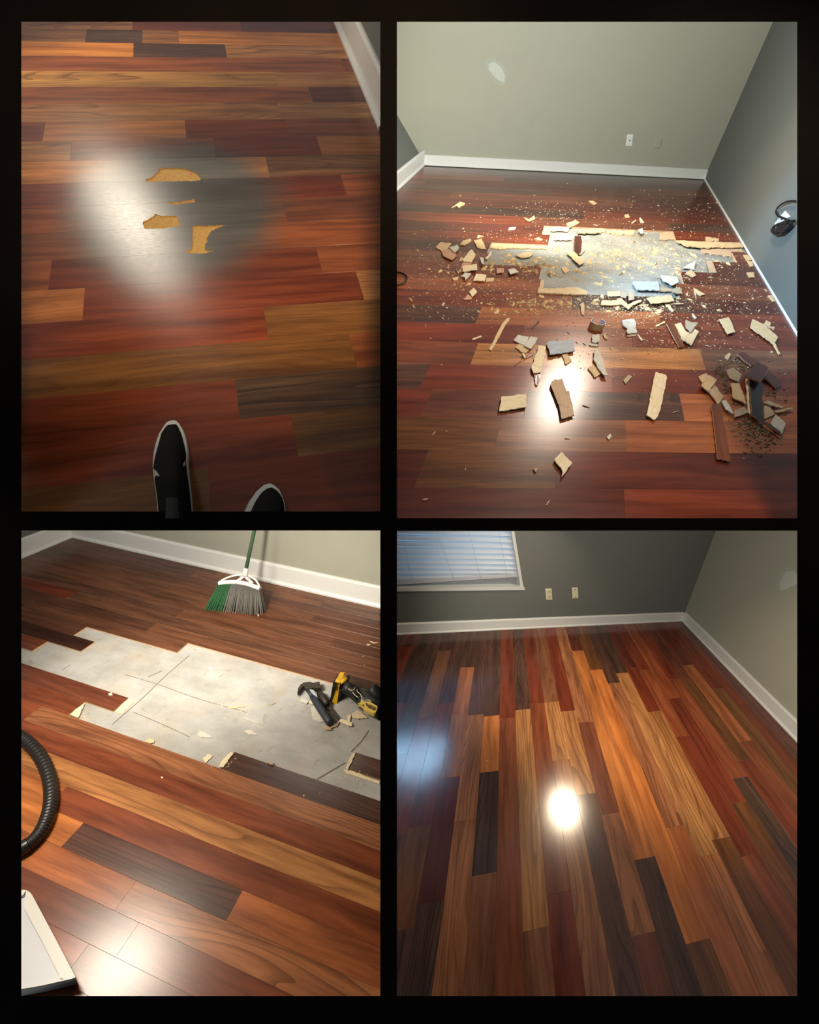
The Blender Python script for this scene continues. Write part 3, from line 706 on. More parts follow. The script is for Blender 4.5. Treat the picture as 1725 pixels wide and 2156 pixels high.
# small splinters: one mesh of each kind, copied
SPL = []
for i in range(6):
    rg = random.Random(i); b = MB(); L = [.011, .016, .008, .013, .006, .02][i]; wd = [.0022, .002, .004, .003, .0045, .0016][i]
    top = [Vector((-L / 2, -wd / 2 * .4, .002)), Vector((-L * .1, -wd / 2, .0024)), Vector((L / 2, -wd * .2, .0018)), Vector((L * .42, wd * .3, .002)), Vector((0, wd / 2, .0026)), Vector((-L * .46, wd * .35, .0016))]
    b.prism(top, [Vector((p.x, p.y, .0002)) for p in top]); SPL.append(b.mesh('splinter', [M_RAW]))
rg = random.Random(5); made = 0
while made < 285:
    m = rg.random()
    if m < .16: p = (rg.gauss(1300, 110), rg.gauss(545, 30))
    elif m < .36: p = (rg.gauss(1260, 190), rg.gauss(640, 34))
    elif m < .50: p = (rg.gauss(1420, 120), rg.gauss(425, 26))
    elif m < .66: p = (rg.gauss(1330, 90), rg.gauss(715, 32))
    elif m < .78: p = (rg.gauss(1010, 80), rg.gauss(560, 60))
    elif m < .90: p = (rg.gauss(1540, 70), rg.gauss(680, 90))
    else: p = (rg.uniform(845, 1660), rg.uniform(400, 1060))
    x, y = p
    if not (842 < x < 1672 and 395 < y < 1082) or x > 1490 + (y - 390) * .575 or x < 890 - (y - 350) * 1.1: continue
    q = R2.at(p); q.z = ground(R2, q, T2)
    o = bpy.data.objects.new('wood_splinter', SPL[rg.randrange(6)]); COL.objects.link(o)
    sc = rg.uniform(.6, 1.25)
    o.matrix_world = R2.mat @ Matrix.Translation(q) @ Matrix.Rotation(rg.uniform(0, 6.28), 4, 'Z') @ Matrix.Scale(sc, 4)
    cc = lin(rg.choice(['#f0dcb8', '#e6cfa4', '#f4e6c8', '#d9b48c'])); o.color = cc
    reg = ('behind the bare patch, towards the olive wall' if y < 478 else 'among the scraps left of the bare patch' if x < 1120 and y < 660 else 'on or beside the bare patch' if y < 600 else 'in the debris band in front of the bare patch' if y < 670 and x < 1470 else 'around the right-hand heap' if x > 1470 else 'on the boards between the debris band and the lamp glare' if y < 780 else 'on the nearest boards')
    tag(o, 'tiny pale splinter ' + reg, 'splinter', 'tiny splinters ' + reg); made += 1

def near(pp, p, m=4.0):
    if not (min(q[0] for q in pp) - m < p[0] < max(q[0] for q in pp) + m and min(q[1] for q in pp) - m < p[1] < max(q[1] for q in pp) + m): return False
    r = False; j = len(pp) - 1; x, y = p
    for a in range(len(pp)):
        (ax, ay), (jx, jy) = pp[a], pp[j]
        if (ay > y) != (jy > y) and x < (jx - ax) * (y - ay) / (jy - ay) + ax: r = not r
        L2 = (jx - ax) ** 2 + (jy - ay) ** 2 + 1e-9; t_ = max(0, min(1, ((x - ax) * (jx - ax) + (y - ay) * (jy - ay)) / L2))
        if (x - ax - t_ * (jx - ax)) ** 2 + (y - ay - t_ * (jy - ay)) ** 2 < m * m: return True
        j = a
    return r
def dust(name, room, clouds, n, size, mat, label, thick, seed, cat='sawdust', ok=None, gap=4.0, more=None):
    b = MB(); flakes(b, room, clouds, n, size, thick, random.Random(seed), ok, gap, 0)
    if more: flakes(b, room, more[0], more[1], more[2], thick, random.Random(seed + 1), ok, gap + 3, 1)
    o = b.build(name, mat, room, org=room.at(clouds[0][:2])); return tag(o, label, cat, None, 'stuff')
def flakes(b, room, clouds, n, size, thick, rg, ok, gap, mi):
    tot = sum(c[4] for c in clouds)
    while n > 0:
        t_ = rg.random() * tot
        for c in clouds:
            t_ -= c[4]
            if t_ <= 0: break
        p = (rg.gauss(c[0], c[2]), rg.gauss(c[1], c[3]))
        if ok and not ok(*p): continue
        if any(r_ is room and near(pp, p, gap) for r_, pp in PIECES): continue
        q = room.at(p); q.z = ground(room, q, thick) + .0003; a = rg.uniform(0, 6.28); s_ = size * (.3 + 1.1 * rg.random() ** 2.2); e = rg.uniform(.15, .6)
        dx = Vector((math.cos(a), math.sin(a), 0)) * s_; dy = Vector((-math.sin(a), math.cos(a), 0)) * s_ * e; up = Vector((0, 0, s_ * rg.uniform(.2, .6)))
        k = b.add([q - dx, q + dy, q + dx * .8, q - dy, q + up]); b.f += [(k, k + 3, k + 4), (k + 3, k + 2, k + 4), (k + 2, k + 1, k + 4), (k + 1, k, k + 4)]; b.mi += [mi] * 4; b.smooth += [False] * 4
        n -= 1
M_DUST = plain('sawdust_flakes', '#e0c8a2', .9, var=.35, scale=200)
ok2 = lambda x, y: 842 < x < 1672 and 385 < y < 1082 and x < 1488 + (y - 390) * .575 and x > 895 - (y - 350) * 1.1
dust('sawdust', R2, [(1250, 560, 180, 50, 5), (1240, 650, 160, 16, 3), (1290, 640, 70, 12, 2), (1000, 570, 70, 30, 2), (1180, 450, 60, 14, .6), (1400, 430, 110, 25, .35), (1340, 545, 80, 28, 3), (1320, 715, 110, 40, 2), (1550, 640, 70, 60, .8), (1300, 530, 170, 28, 3)],
     8000, .0036, [M_DUST, plain('pale_wood_shreds', '#e2c08c', .85, var=.3, scale=80)], 'pale sawdust and torn shreds strewn over the bare patch and boards', T2, 9, ok=lambda x, y: ok2(x, y) and not (x > 1480 and y > 735), more=([(1300, 545, 100, 26, 3), (1250, 640, 150, 12, 2), (1090, 555, 40, 14, 1.2), (1010, 565, 50, 30, 1), (1470, 540, 40, 20, 1), (1200, 515, 50, 14, 1)], 650, .016))
dust('sawdust', R2, [(1548, 790, 22, 26, 3), (1600, 880, 22, 30, 2), (1580, 830, 30, 40, 2)], 1000, .006, plain('grey_brown_crumbs', '#8d7a5e', .9, var=.35, scale=150), 'grey-brown crumbs and dust heaped under the right-hand plank pieces', T2, 10, 'sawdust', ok=lambda x, y: ok2(x, y) and x > 1500 and y > 750, gap=8.0)


# ------------------------------------------------------------------ room one: chipped boards and the sneakers
def cs(ox, oy, s_, txt): return [(ox + float(a.split(',')[0]) * s_, oy + float(a.split(',')[1]) * s_) for a in txt.split()]
def ragged(px_, step, amp, seed):
    rg = random.Random(seed); out = []
    for i in range(len(px_)):
        a, b = Vector(px_[i]), Vector(px_[(i + 1) % len(px_)]); L = (b - a).length; m = int(L / step); out.append(a)
        nr = Vector((a.y - b.y, b.x - a.x)).normalized()
        for j in range(1, m + 1): out.append(a.lerp(b, j / (m + 1)) + nr * rg.uniform(-amp, amp))
    return out
CHIPS = [cs(40, 320, .2261, '1180,250 1195,285 1250,278 1330,272 1640,268 1690,262 1690,235 1640,190 1540,155 1450,148 1340,150 1290,165 1310,175 1270,205 1230,240'),
         cs(40, 320, .2261, '1385,460 1420,490 1560,477 1640,464 1630,438 1580,450 1480,462 1420,468'),
         cs(40, 320, .2261, '1155,650 1160,700 1170,716 1300,716 1480,692 1500,665 1470,600 1400,595 1330,600 1270,578 1250,600 1190,635'),
         [(405.1, 476), (405.1, 516.7), (401.8, 525.7), (388, 531.4), (411, 533.6), (430, 533.2), (450, 528), (431, 526), (432, 514), (437.6, 507.7), (435, 502), (444.4, 486), (462.5, 478), (479.4, 473.7), (449, 475), (415, 476)]]
cut_b = MB()
for i, ch in enumerate(CHIPS):
    q = [R1.at(p) for p in ragged(ch, 3.2, .9, i)]
    cut_b.prism([Vector((p.x, p.y, .01)) for p in q], [Vector((p.x, p.y, -.0026)) for p in q])
cutter = cut_b.build('cutter', M_BED, R1, org=(0, 0, 0))
dg = None
lo = [min(R1.at(p).xy[i] for ch in CHIPS for p in ch) for i in (0, 1)]; hi = [max(R1.at(p).xy[i] for ch in CHIPS for p in ch) for i in (0, 1)]
hit_planks = [o for k, o, org, q in pl1 if 7 <= k <= 12 and min(p[0] for p in q) < hi[0] and max(p[0] for p in q) > lo[0]]
for o in hit_planks:
    m = o.modifiers.new('cut', 'BOOLEAN'); m.operation = 'DIFFERENCE'; m.object = cutter; m.solver = 'EXACT'; m.material_mode = 'TRANSFER'
bpy.context.view_layer.update(); dg = bpy.context.evaluated_depsgraph_get()
new = [(o, bpy.data.meshes.new_from_object(o.evaluated_get(dg))) for o in hit_planks]
for o, me in new: o.modifiers.clear(); o.data = me
bpy.data.objects.remove(cutter)
# crumbled tan core standing up in the chips
rg = random.Random(3)
for i, ch in enumerate(CHIPS):
    b = MB(); c = Vector((sum(p[0] for p in ch) / len(ch), sum(p[1] for p in ch) / len(ch)))
    xs = [p[0] for p in ch]; ys = [p[1] for p in ch]; n = 0
    def inside(x, y):
        r = False; j = len(ch) - 1
        for a in range(len(ch)):
            if (ch[a][1] > y) != (ch[j][1] > y) and x < (ch[j][0] - ch[a][0]) * (y - ch[a][1]) / (ch[j][1] - ch[a][1]) + ch[a][0]: r = not r
            j = a
        return r
    while n < (90 if i != 1 else 25):
        x, y = rg.uniform(min(xs), max(xs)), rg.uniform(min(ys), max(ys))
        if not inside(x, y): continue
        q = R1.at((x, y)); q.z = -.0026; s_ = rg.uniform(.001, .004); a = rg.uniform(0, 6)
        d = Vector((math.cos(a), math.sin(a), 0)) * s_; e = Vector((-math.sin(a), math.cos(a), 0)) * s_ * .5
        k = b.add([q - d, q + e, q + d, q - e, q + Vector((0, 0, s_ * .5))]); b.f += [(k, k + 3, k + 4), (k + 3, k + 2, k + 4), (k + 2, k + 1, k + 4), (k + 1, k, k + 4)]; b.mi += [0] * 4; b.smooth += [False] * 4; n += 1
    o = b.build('core_crumbs', M_BED, R1, org=R1.at(c)); o.parent = f1; o.matrix_world = R1.mat @ Matrix.Translation(R1.at(c)); o['kind'] = 'stuff'
M_PINK = plain('pink_paint', '#e0559a', .5)
for (x, y, r), lab in (((400, 364, 2.4), 'pink paint spot in the topmost chipped hole'), ((390, 516.5, 1.2), 'tiny pink speck on the worn board beside the lowest chip')):
    c = R1.at((x, y)); rr_ = R1.at((x + r, y)).x - c.x; z = -.0024 if r > 2 else .0003; b = MB()
    top = [c + Vector((math.cos(a * .52) * rr_ * (1 + .2 * math.sin(a * 2)), math.sin(a * .52) * rr_ * 1.3, z + .0006)) for a in range(12)]
    b.prism(top, [p - Vector((0, 0, .0006)) for p in top]); tag(b.build('paint_spot', M_PINK, R1), lab, 'paint spot')

M_SOLE = plain('white_rubber_sole', '#d3d2c8', .6, var=.05); M_KNIT = plain('black_knit_upper', '#0c0d0b', .9, var=.5, scale=300, bump=.3, spec=.2)
M_BLK = plain('black_fabric', '#070808', .9, spec=.2); M_GREYTAB = plain('dark_grey_tab', '#1d1d1c', .8)
def sample(edge, y):
    for (x0, y0), (x1, y1) in zip(edge, edge[1:]):
        if y0 <= y <= y1: return x0 + (x1 - x0) * (y - y0) / max(1e-6, y1 - y0)
    return edge[-1][0] if y > edge[-1][1] else edge[0][0]
def sneaker(sole_px, left, right, ys, label, dome, marks, tab):
    c = R1.at((sum(p[0] for p in sole_px) / len(sole_px), sum(p[1] for p in sole_px) / len(sole_px)))
    t_ = thing('sneaker', R1, c, label, 'sneaker', None)
    b = MB(); st = .010
    top = [R1.at(p, st) for p in sole_px]; b.prism(top, [Vector((p.x, p.y, .0008)) for p in top]); b.build('sole', M_SOLE, R1, parent=t_)
    rows = []
    for y in ys:
        l, r = sample(left, y), sample(right, y); hmax = dome(y); row = []
        for j in range(17):
            s_ = j / 16; hgt = .0098 + hmax * (max(0, math.sin(math.pi * s_)) ** .55)
            row.append(R1.at((l + (r - l) * s_, y), hgt))
        rows.append(row)
    b = MB(); b.grid(rows); up = b.build('upper', M_KNIT, R1, parent=t_)
    bv = BVHTree.FromPolygons(b.v, b.f)
    org = R1.cam; rot3 = R1.ci.to_3x3()
    for nm, pts, mat in marks:
        q = ragged(pts, 2.0, 0.0, 1); cen = Vector((sum(p[0] for p in pts) / len(pts), sum(p[1] for p in pts) / len(pts)))
        P = []
        for p in q + [cen]:
            pp = Vector(p); d = (rot3 @ ray(pp)).normalized(); h_ = bv.ray_cast(org, d); k = 0
            while h_[0] is None and k < 30: pp = pp.lerp(cen, .08); d = (rot3 @ ray(pp)).normalized(); h_ = bv.ray_cast(org, d); k += 1
            if h_[0] is None: break
            P.append(h_[0] - d * .0012)
        if len(P) < 4: continue
        m = MB(); k = m.add(P); n = len(P) - 1
        for i in range(n): m.face((k + i, k + (i + 1) % n, k + n))
        m.build(nm, mat, R1, parent=t_)
    if tab:
        rows = []
        for y in tab[2]:
            l, r = sample(tab[0], y), sample(tab[1], y)
            rows.append([R1.at((l + (r - l) * j / 8, y), dome(y) + .012 + .006 * math.sin(math.pi * j / 8)) for j in range(9)])
        m = MB(); m.grid(rows); m.build('tongue', M_GREYTAB, R1, parent=t_)
    return t_
outerL = [(365.6, 884.5), (358, 885.8), (351, 889), (346.8, 894.4), (335.3, 912), (331, 924), (327, 937), (324, 952), (322.3, 966.4), (321.8, 978), (322.3, 990), (324.4, 1011), (328.4, 1037), (331.5, 1069), (333, 1092)]
outerR = [(370, 885.6), (376, 890.5), (384.4, 903.8), (388, 914), (391, 924.7), (394.6, 948.7), (394.4, 962), (393.5, 975), (395.8, 1000), (400, 1037), (404, 1092)]
innL = [(364, 893.0), (355, 894.2), (350, 897), (340, 911), (333, 937), (329, 950), (325, 968), (322.4, 985), (325.3, 1011), (329.5, 1037), (333, 1069), (334, 1092)]
innR = [(368.5, 892.0), (374, 896), (383, 915), (389, 940), (392, 953), (392, 975), (395, 1000), (400, 1037), (405, 1092)]
ysL = [893.2, 894.6, 897, 901, 906, 912, 920, 930, 942, 955, 968, 982, 997, 1012, 1028, 1044, 1060, 1076, 1091]
sneaker(outerL + outerR[::-1], innL, innR, ysL, 'black sneaker with white sole, the more fully visible left foot of the pair', lambda y: .006 + .052 * min(1, max(0, (y - 893) / 120)),
        [('side_emblem', cs(280, 860, .10435, '408,1218 440,1235 470,1262 505,1310 540,1370 510,1362 478,1352 455,1368 440,1400 432,1450 420,1340'), M_SOLE),
         ('side_emblem', cs(280, 860, .10435, '1058,1040 1062,1100 1058,1150 1030,1160 1005,1165 1022,1105'), M_SOLE)],
        ([(350, 1046), (348, 1091)], [(375, 1046), (377, 1091)], [1047, 1060, 1076, 1091]))
outerL = [(567, 1017.9), (556.4, 1020.6), (539.5, 1035.4), (524.6, 1056.6), (515, 1076.7), (510, 1094)]
outerR = [(572, 1018.6), (577.5, 1021.7), (588, 1031), (594.8, 1046), (599.2, 1058.7), (600, 1077.7), (600, 1094)]
innL = [(571, 1026), (562.7, 1028), (550, 1037.5), (537.3, 1056.6), (527.8, 1077.7), (523, 1094)]
innR = [(572, 1026), (579, 1029.5), (586.5, 1035.4), (593.8, 1046), (598.4, 1058.7), (599.5, 1077), (600, 1094)]
sneaker(outerL + outerR[::-1], innL, innR, [1026.3, 1028, 1031, 1035, 1040, 1047, 1056, 1066, 1077, 1092], 'black sneaker with broad white toe rim, only its toe showing at the bottom edge', lambda y: .005 + .03 * min(1, max(0, (y - 1026) / 60)), [], None)

# ------------------------------------------------------------------ room two: wall plates, cords, filler patches
M_PLATE = plain('white_plastic_plate', '#d9dcd6', .4, var=.02); M_CREAM = plain('cream_plastic_plate', '#d6cfae', .4, var=.02)
M_HOLE = plain('dark_hole', '#0a0b0b', .6); M_CORD = plain('black_rubber_cord', '#0a0d12', .45)
def wall_prism(room, plane, px_, d0, d1):
    o, nn = plane; P = [room.on_plane(p, o, nn) for p in px_]
    return [q - nn * d1 for q in P], [q - nn * d0 for q in P]
def ell(cx, cy, rx, ry, n=14): return [(cx + rx * math.cos(2 * math.pi * i / n), cy + ry * math.sin(2 * math.pi * i / n)) for i in range(n)]
def plate(room, plane, px_, mat, label, parts=(), d=.005, name='wall_plate', cat='wall plate'):
    c = room.on_plane((sum(p[0] for p in px_) / len(px_), sum(p[1] for p in px_) / len(px_)), *plane)
    t_ = thing(name, room, c, label, cat)
    cen = Vector((sum(p[0] for p in px_) / len(px_), sum(p[1] for p in px_) / len(px_)))
    b = MB(); back, _ = wall_prism(room, plane, px_, 0, d * .55); b0 = wall_prism(room, plane, px_, 0, 0)[0]
    b.prism(back, b0); b.prism(wall_prism(room, plane, [tuple(cen + (Vector(p) - cen) * .86) for p in px_], 0, d)[0], back)
    b.build('cover', mat, room, parent=t_)
    for nm, pp, m in parts:
        b = MB(); b.prism(*wall_prism(room, plane, pp, d * .5, d * 1.15)); b.build(nm, m, room, parent=t_)
    return t_
def q4(o, s_, t_): return cs(o[0], o[1], s_, t_)
plate(R2, pb2, q4((1300, 260), .06377, '330,358 532,362 487,750 275,742'), M_PLATE, 'white cable cover plate with a dark hole on the olive wall', [('jack', ell(1326.2, 295.5, 1.3, 1.7), M_HOLE)], d=.004)
plate(R2, pb2, q4((1300, 260), .06377, '1290,480 1485,485 1405,825 1210,820'), M_BEIGE, 'wall outlet painted over in the olive wall colour', [('socket', ell(1386.5, 298, 2.6, 2.8), M_BEIGE), ('socket', ell(1385, 304.5, 2.6, 2.8), M_BEIGE)], d=.004)
plate(R2, WR2, q4((1600, 400), .05566, '980,790 1175,1010 650,1370 575,1270'), M_PLATE, 'white outlet plate tilted behind the black cord on the grey side wall', [('socket', ell(1649, 462, 1.8, 1.6), M_HOLE)], d=.004)
def on(room, plane, p, d): return room.on_plane(p, *plane) - plane[1] * d
def smooth(pts, n=6):
    out = []
    for i in range(len(pts) - 1):
        p0, p1, p2, p3 = pts[max(i - 1, 0)], pts[i], pts[i + 1], pts[min(i + 2, len(pts) - 1)]
        for j in range(n):
            t_ = j / n; out.append(.5 * ((2 * p1) + (p2 - p0) * t_ + (2 * p0 - 5 * p1 + 4 * p2 - p3) * t_ * t_ + (3 * p1 - p0 - 3 * p2 + p3) * t_ ** 3))
    return out + [pts[-1]]
c = on(R2, WR2, (1660, 480), .02); ct = thing('power_adapter', R2, c, 'black power adapter with coiled cord plugged into the grey side wall', 'power adapter')
b = MB(); pf, pb_ = wall_prism(R2, WR2, q4((1600, 400), .05566, '900,1330 1250,1230 1380,1360 1120,1620 950,1650 850,1530'), .006, .022); b.prism(pf, pb_); b.build('adapter_body', plain('black_plastic', '#15161c', .4), R2, parent=ct)
for tx, d in (('1480,428 1300,425 1100,470 900,580 775,720 745,830 790,950 900,1030 1080,1090 1220,1160', .012), ('1480,1170 1250,1180 1050,1220 900,1290 780,1340 640,1420 590,1530 640,1620 760,1650', .014), ('1270,1180 1000,1270 800,1350 710,1430 690,1560 760,1680 900,1680 1080,1640', .018), ('1290,1260 950,1290 790,1400 760,1480 820,1560 900,1640', .022), ('1480,1240 1330,1290 1300,1330', .016)):
    b = MB(); b.tube(smooth([on(R2, WR2, p, d) for p in q4((1600, 400), .05566, tx)]), .0036, 8); b.build('cord', M_CORD, R2, parent=ct)
b = MB(); b.tube(smooth([R2.at(p, .004) for p in [(830, 572), (840, 573.5), (850, 577), (857, 583), (855, 590), (848, 597), (838, 600.5), (829, 601.5)]]), .003, 8)
tag(b.build('cable_loop', M_CORD, R2), 'black cable loop lying on the boards at the left edge', 'cable')
M_FILL = plain('white_wall_filler', '#b4b8ae', .85, var=.08, scale=30); M_FILL2 = plain('pale_wall_filler_rim', '#9fa394', .85, var=.08, scale=30)
def filler(room, plane, outer, inner, label):
    b = MB(); b.prism(*wall_prism(room, plane, [tuple(v) for v in ragged(outer, 5, 1.0, 4)], 0, .0012), 0, 0)
    o = b.build('filler_patch', M_FILL2, room); b = MB(); b.prism(*wall_prism(room, plane, [tuple(v) for v in ragged(inner, 4, .8, 6)], .001, .0022))
    b.build('filler_core', M_FILL, room, parent=o); tag(o, label, 'filler patch')
filler(R2, pb2, cs(830, 40, .4957, '378,180 395,166 420,164 450,180 470,205 483,235 478,268 465,287 440,278 415,262 395,230'), cs(830, 40, .4957, '400,190 425,182 455,205 472,240 468,270 445,262 420,240 402,215'), 'white filler smear on the olive back wall of the debris room')
filler(R4, WR4, cs(830, 1110, .4957, '1625,240 1635,195 1660,168 1690,168 1725,190 1725,240 1700,262 1660,290 1630,285'), cs(830, 1110, .4957, '1640,235 1665,190 1700,185 1722,205 1715,240 1670,262 1645,270'), 'white filler smear on the beige side wall of the finished room')

# ------------------------------------------------------------------ room four: window with blinds, outlets
plate(R4, pb4, cs(836, 1110, .2319, '1345,558 1402,556 1411,658 1354,660'), M_CREAM, 'cream double outlet, left of two plates under the dark grey wall', [('socket', ell(1156, 1245, 3.4, 4), plain('cream_socket', '#bfb794', .45)), ('socket', ell(1156.6, 1256, 3.4, 4), plain('cream_socket', '#bfb794', .45))], name='wall_outlet', cat='wall outlet')
plate(R4, pb4, cs(836, 1110, .2319, '1587,548 1641,546 1646,644 1594,647'), M_CREAM, 'cream blank cover plate with two screws, right of the outlet', [('screw', ell(1210.5, 1241, 1, 1.2), M_HOLE), ('screw', ell(1211.5, 1257, 1, 1.2), M_HOLE)])
wo, wn = pb4
# the window: frame lining, pane, sky beyond
def wp(p, d=0.0): return R4.on_plane(p, wo, wn) + wn * d
M_JAMB = plain('white_window_paint', '#c9ccc8', .45, var=.03)
win = thing('window_1', R4, wp((970, 1200))); tag(win, kind='structure')
b = MB(); b.prism([wp(p) for p in [(1103, 1240), (1026, 760), (1019, 760), (1097, 1240)]], [wp(p, .09) for p in [(1103, 1240), (1026, 760), (1019, 760), (1097, 1240)]])
b.build('window_frame', M_JAMB, R4, parent=win)
b = MB(); b.prism([wp((820, 1236.5), -.012), wp((1103, 1234.5), -.012), wp((1104, 1241), -.012), wp((820, 1244), -.012)], [wp((820, 1236.5), .1), wp((1097, 1234.5), .1), wp((1098, 1241), .1), wp((820, 1244), .1)])
b.build('window_sill', M_JAMB, R4, parent=win)
gl = NT('window_glass'); gl.b.inputs['Transmission Weight'].default_value = 1.0; gl.out(Base_Color=(.95, .97, 1, 1), Roughness=.02); gl.b.inputs['IOR'].default_value = 1.05
b = MB(); b.prism([wp(p, .07) for p in [(800, 1246), (1100, 1243), (1022, 760), (700, 760)]], [wp(p, .074) for p in [(800, 1246), (1100, 1243), (1022, 760), (700, 760)]]); b.build('pane', gl.m, R4, parent=win)
sk = NT('dusk_sky'); sk.b.inputs['Emission Color'].default_value = (.30, .62, 1.0, 1); sk.b.inputs['Emission Strength'].default_value = .6; sk.out(Base_Color=(0, 0, 0, 1), Roughness=1.0)
b = MB(); b.prism([wp(p, .6) for p in [(640, 1330), (1210, 1330), (1130, 700), (600, 700)]], [wp(p, .62) for p in [(640, 1330), (1210, 1330), (1130, 700), (600, 700)]])
tag(b.build('sky_backdrop', sk.m, R4), kind='structure')
blt = NT('blind_slat_plastic'); tr = blt.n('ShaderNodeBsdfTranslucent'); tr.inputs[0].default_value = (.85, .9, .95, 1); mx = blt.n('ShaderNodeMixShader'); mx.inputs[0].default_value = .52
blt.out(Base_Color=lin('#dfe3e4'), Roughness=.4); blt.t.links.new(blt.b.outputs[0], mx.inputs[1]); blt.t.links.new(tr.outputs[0], mx.inputs[2]); blt.t.links.new(mx.outputs[0], blt.t.nodes['Material Output'].inputs[0])
b = MB(); b.prism([wp(p, .045) for p in [(820, 1240), (1098, 1238), (1095, 1205), (820, 1222)]], [wp(p, .06) for p in [(820, 1240), (1098, 1238), (1095, 1205), (820, 1222)]]); b.build('sash_rail', plain('grey_sash_rail', '#85898c', .5), R4, parent=win)
bl = thing('window_blind', R4, wp((970, 1235), .02), 'white horizontal slat blind hanging in the window, its bottom rail sloping', 'window blind')
GL = [1111.5, 1124.4, 1137.8, 1151.7, 1165.7, 1177.2, 1187.7, 1198.1, 1209.7, 1221]; GR = [(1081, 1117.5), (1083.7, 1130.2), (1086, 1143), (1087.6, 1155.2), (1089.5, 1166.8), (1091.8, 1178.6), (1093.4, 1189.8), (1095.2, 1200.0), (1096.6, 1208.6), (1097, 1214)]
for i in range(8): GL.insert(0, GL[0] - 14.5); GR.insert(0, (GR[0][0] - 2.4, GR[0][1] - 13.5))
for i in range(len(GL) - 1):
    x1, y1 = GR[i]; x2, y2 = GR[i + 1]; g_ = .3
    ly0 = GL[i] + (GL[i + 1] - GL[i]) * g_; ry0 = y1 + (y2 - y1) * g_
    up0, up1 = wp((826, ly0), .042), wp((x1, ry0), .042); dn0, dn1 = wp((826, GL[i + 1]), .012), wp((x2, y2), .012)
    m0, m1 = (up0 + dn0) / 2 - wn * .004, (up1 + dn1) / 2 - wn * .004
    b = MB(); th = wn * .0025
    b.prism([dn0, dn1, m1, m0], [dn0 + th, dn1 + th, m1 + th, m0 + th]); b.prism([m0, m1, up1, up0], [m0 + th, m1 + th, up1 + th, up0 + th])
    b.build('slat', blt.m, R4, parent=bl)
b = MB(); b.prism([wp(p, .008) for p in [(826, 1224), (1097.5, 1209), (1099.5, 1215.5), (826, 1233)]], [wp(p, .04) for p in [(826, 1224), (1097.5, 1209), (1099.5, 1215.5), (826, 1233)]]); b.build('bottom_rail', blt.m, R4, parent=bl)
for a, b2 in (((843, 1100), (868, 1226)), ((914, 1100), (957, 1221)), ((984, 1100), (1013, 1218)), ((1047, 1100), (1069, 1213))):
    b = MB(); b.tube([wp(a, .004), wp(((a[0] + b2[0]) / 2, (a[1] + b2[1]) / 2), .004), wp(b2, .004)], .0009, 6); b.build('ladder_cord', plain('grey_blue_cord', '#a9b9cc', .7), R4, parent=bl)

# ------------------------------------------------------------------ room three: broom, hammer, tools, hose, dustpan, scraps
at3 = R3.at
def P3(o, s_, txt, hgt): return [at3(p, hgt) for p in cs(o[0], o[1], s_, txt)]
CB = (415, 1117); SB = .2261
def cb(x, y, hgt): return at3((CB[0] + x * SB, CB[1] + y * SB), hgt)
base = cb(350, 750, 0)
br = thing('broom', R3, base, 'upright broom with green and grey bristles and a green handle by the wall', 'broom')
HH, HB = .165, .215
M_BW = plain('white_broom_plastic', '#dcd8cf', .4, var=.03); M_GRN = plain('green_handle', '#3d5b40', .35, var=.05)
M_BG = plain('green_bristles', '#2b5f39', .8, var=.3); M_BGR = plain('grey_bristles', '#6c6a63', .8, var=.3)
# bristle tufts: from the head bar down to the floor
top0, top1 = (205, 505), (583, 545); bot0, bot1 = (95, 712), (622, 765)
rg = random.Random(12); g1, g2 = MB(), MB()
for r_ in range(5):
    for i in range(48):
        s_ = i / 47; s2 = s_ + rg.uniform(-.012, .012)
        tx, ty = top0[0] + (top1[0] - top0[0]) * s_, top0[1] + (top1[1] - top0[1]) * s_ ** 1.3 - 14 * math.sin(math.pi * s_)
        bx, by = bot0[0] + (bot1[0] - bot0[0]) * s2, bot0[1] + (bot1[1] - bot0[1]) * max(0, s2) ** .7 + rg.uniform(-5, 4)
        a = cb(tx, ty, HH); e = cb(bx, by, .002); dv = Vector((0, (r_ - 2) * .009, 0)); mid = a.lerp(e, .55) + dv * .8 + Vector((0, 0, .004))
        m = g1 if s_ < .30 + .03 * rg.random() else g2
        m.tube([a + dv * .5, mid, e + dv * 1.3], [.0022, .0034, .0026], 4, caps=False)
for m, nm, mt in ((g1, 'bristles', M_BG), (g2, 'bristles', M_BGR)):
    o = m.build(nm, mt, R3, parent=br); o['kind'] = 'stuff'
b = MB(); bar = smooth([cb(198, 498, HH), cb(260, 484, HH + .004), cb(360, 480, HH + .008), cb(460, 496, HH + .006), cb(545, 526, HH + .002), cb(588, 542, HH)]); b.tube(bar, [.012] * len(bar), 10, flat=1.2); b.build('head_bar', M_BW, R3, parent=br)
b = MB(); arch = smooth([cb(198, 492, HH + .006), cb(230, 465, HH + .018), cb(300, 432, HH + .034), cb(380, 414, HH + .046), cb(440, 412, HB), cb(500, 428, HH + .044), cb(545, 460, HH + .03), cb(572, 500, HH + .014), cb(582, 530, HH + .004)])
b.tube(arch, [.0058] * len(arch), 8); b.build('head_arch', M_BW, R3, parent=br)
b = MB(); b.tube(smooth([cb(345, 490, HH + .008), cb(390, 460, HH + .024), cb(430, 430, HB - .006), cb(450, 418, HB)]), .009, 8); b.tube(smooth([cb(520, 492, HH + .012), cb(490, 466, HH + .026), cb(460, 440, HB - .008), cb(450, 420, HB)]), .008, 8); b.build('head_brace', M_BW, R3, parent=br)
b = MB(); b.tube([cb(449, 425, HB - .004), cb(452, 385, HB + .022), cb(459, 348, HB + .046)], [.017, .0155, .0125], 12); b.build('socket', M_BW, R3, parent=br)
hb, ht = cb(459, 350, HB + .044), cb(538, -20, .50)
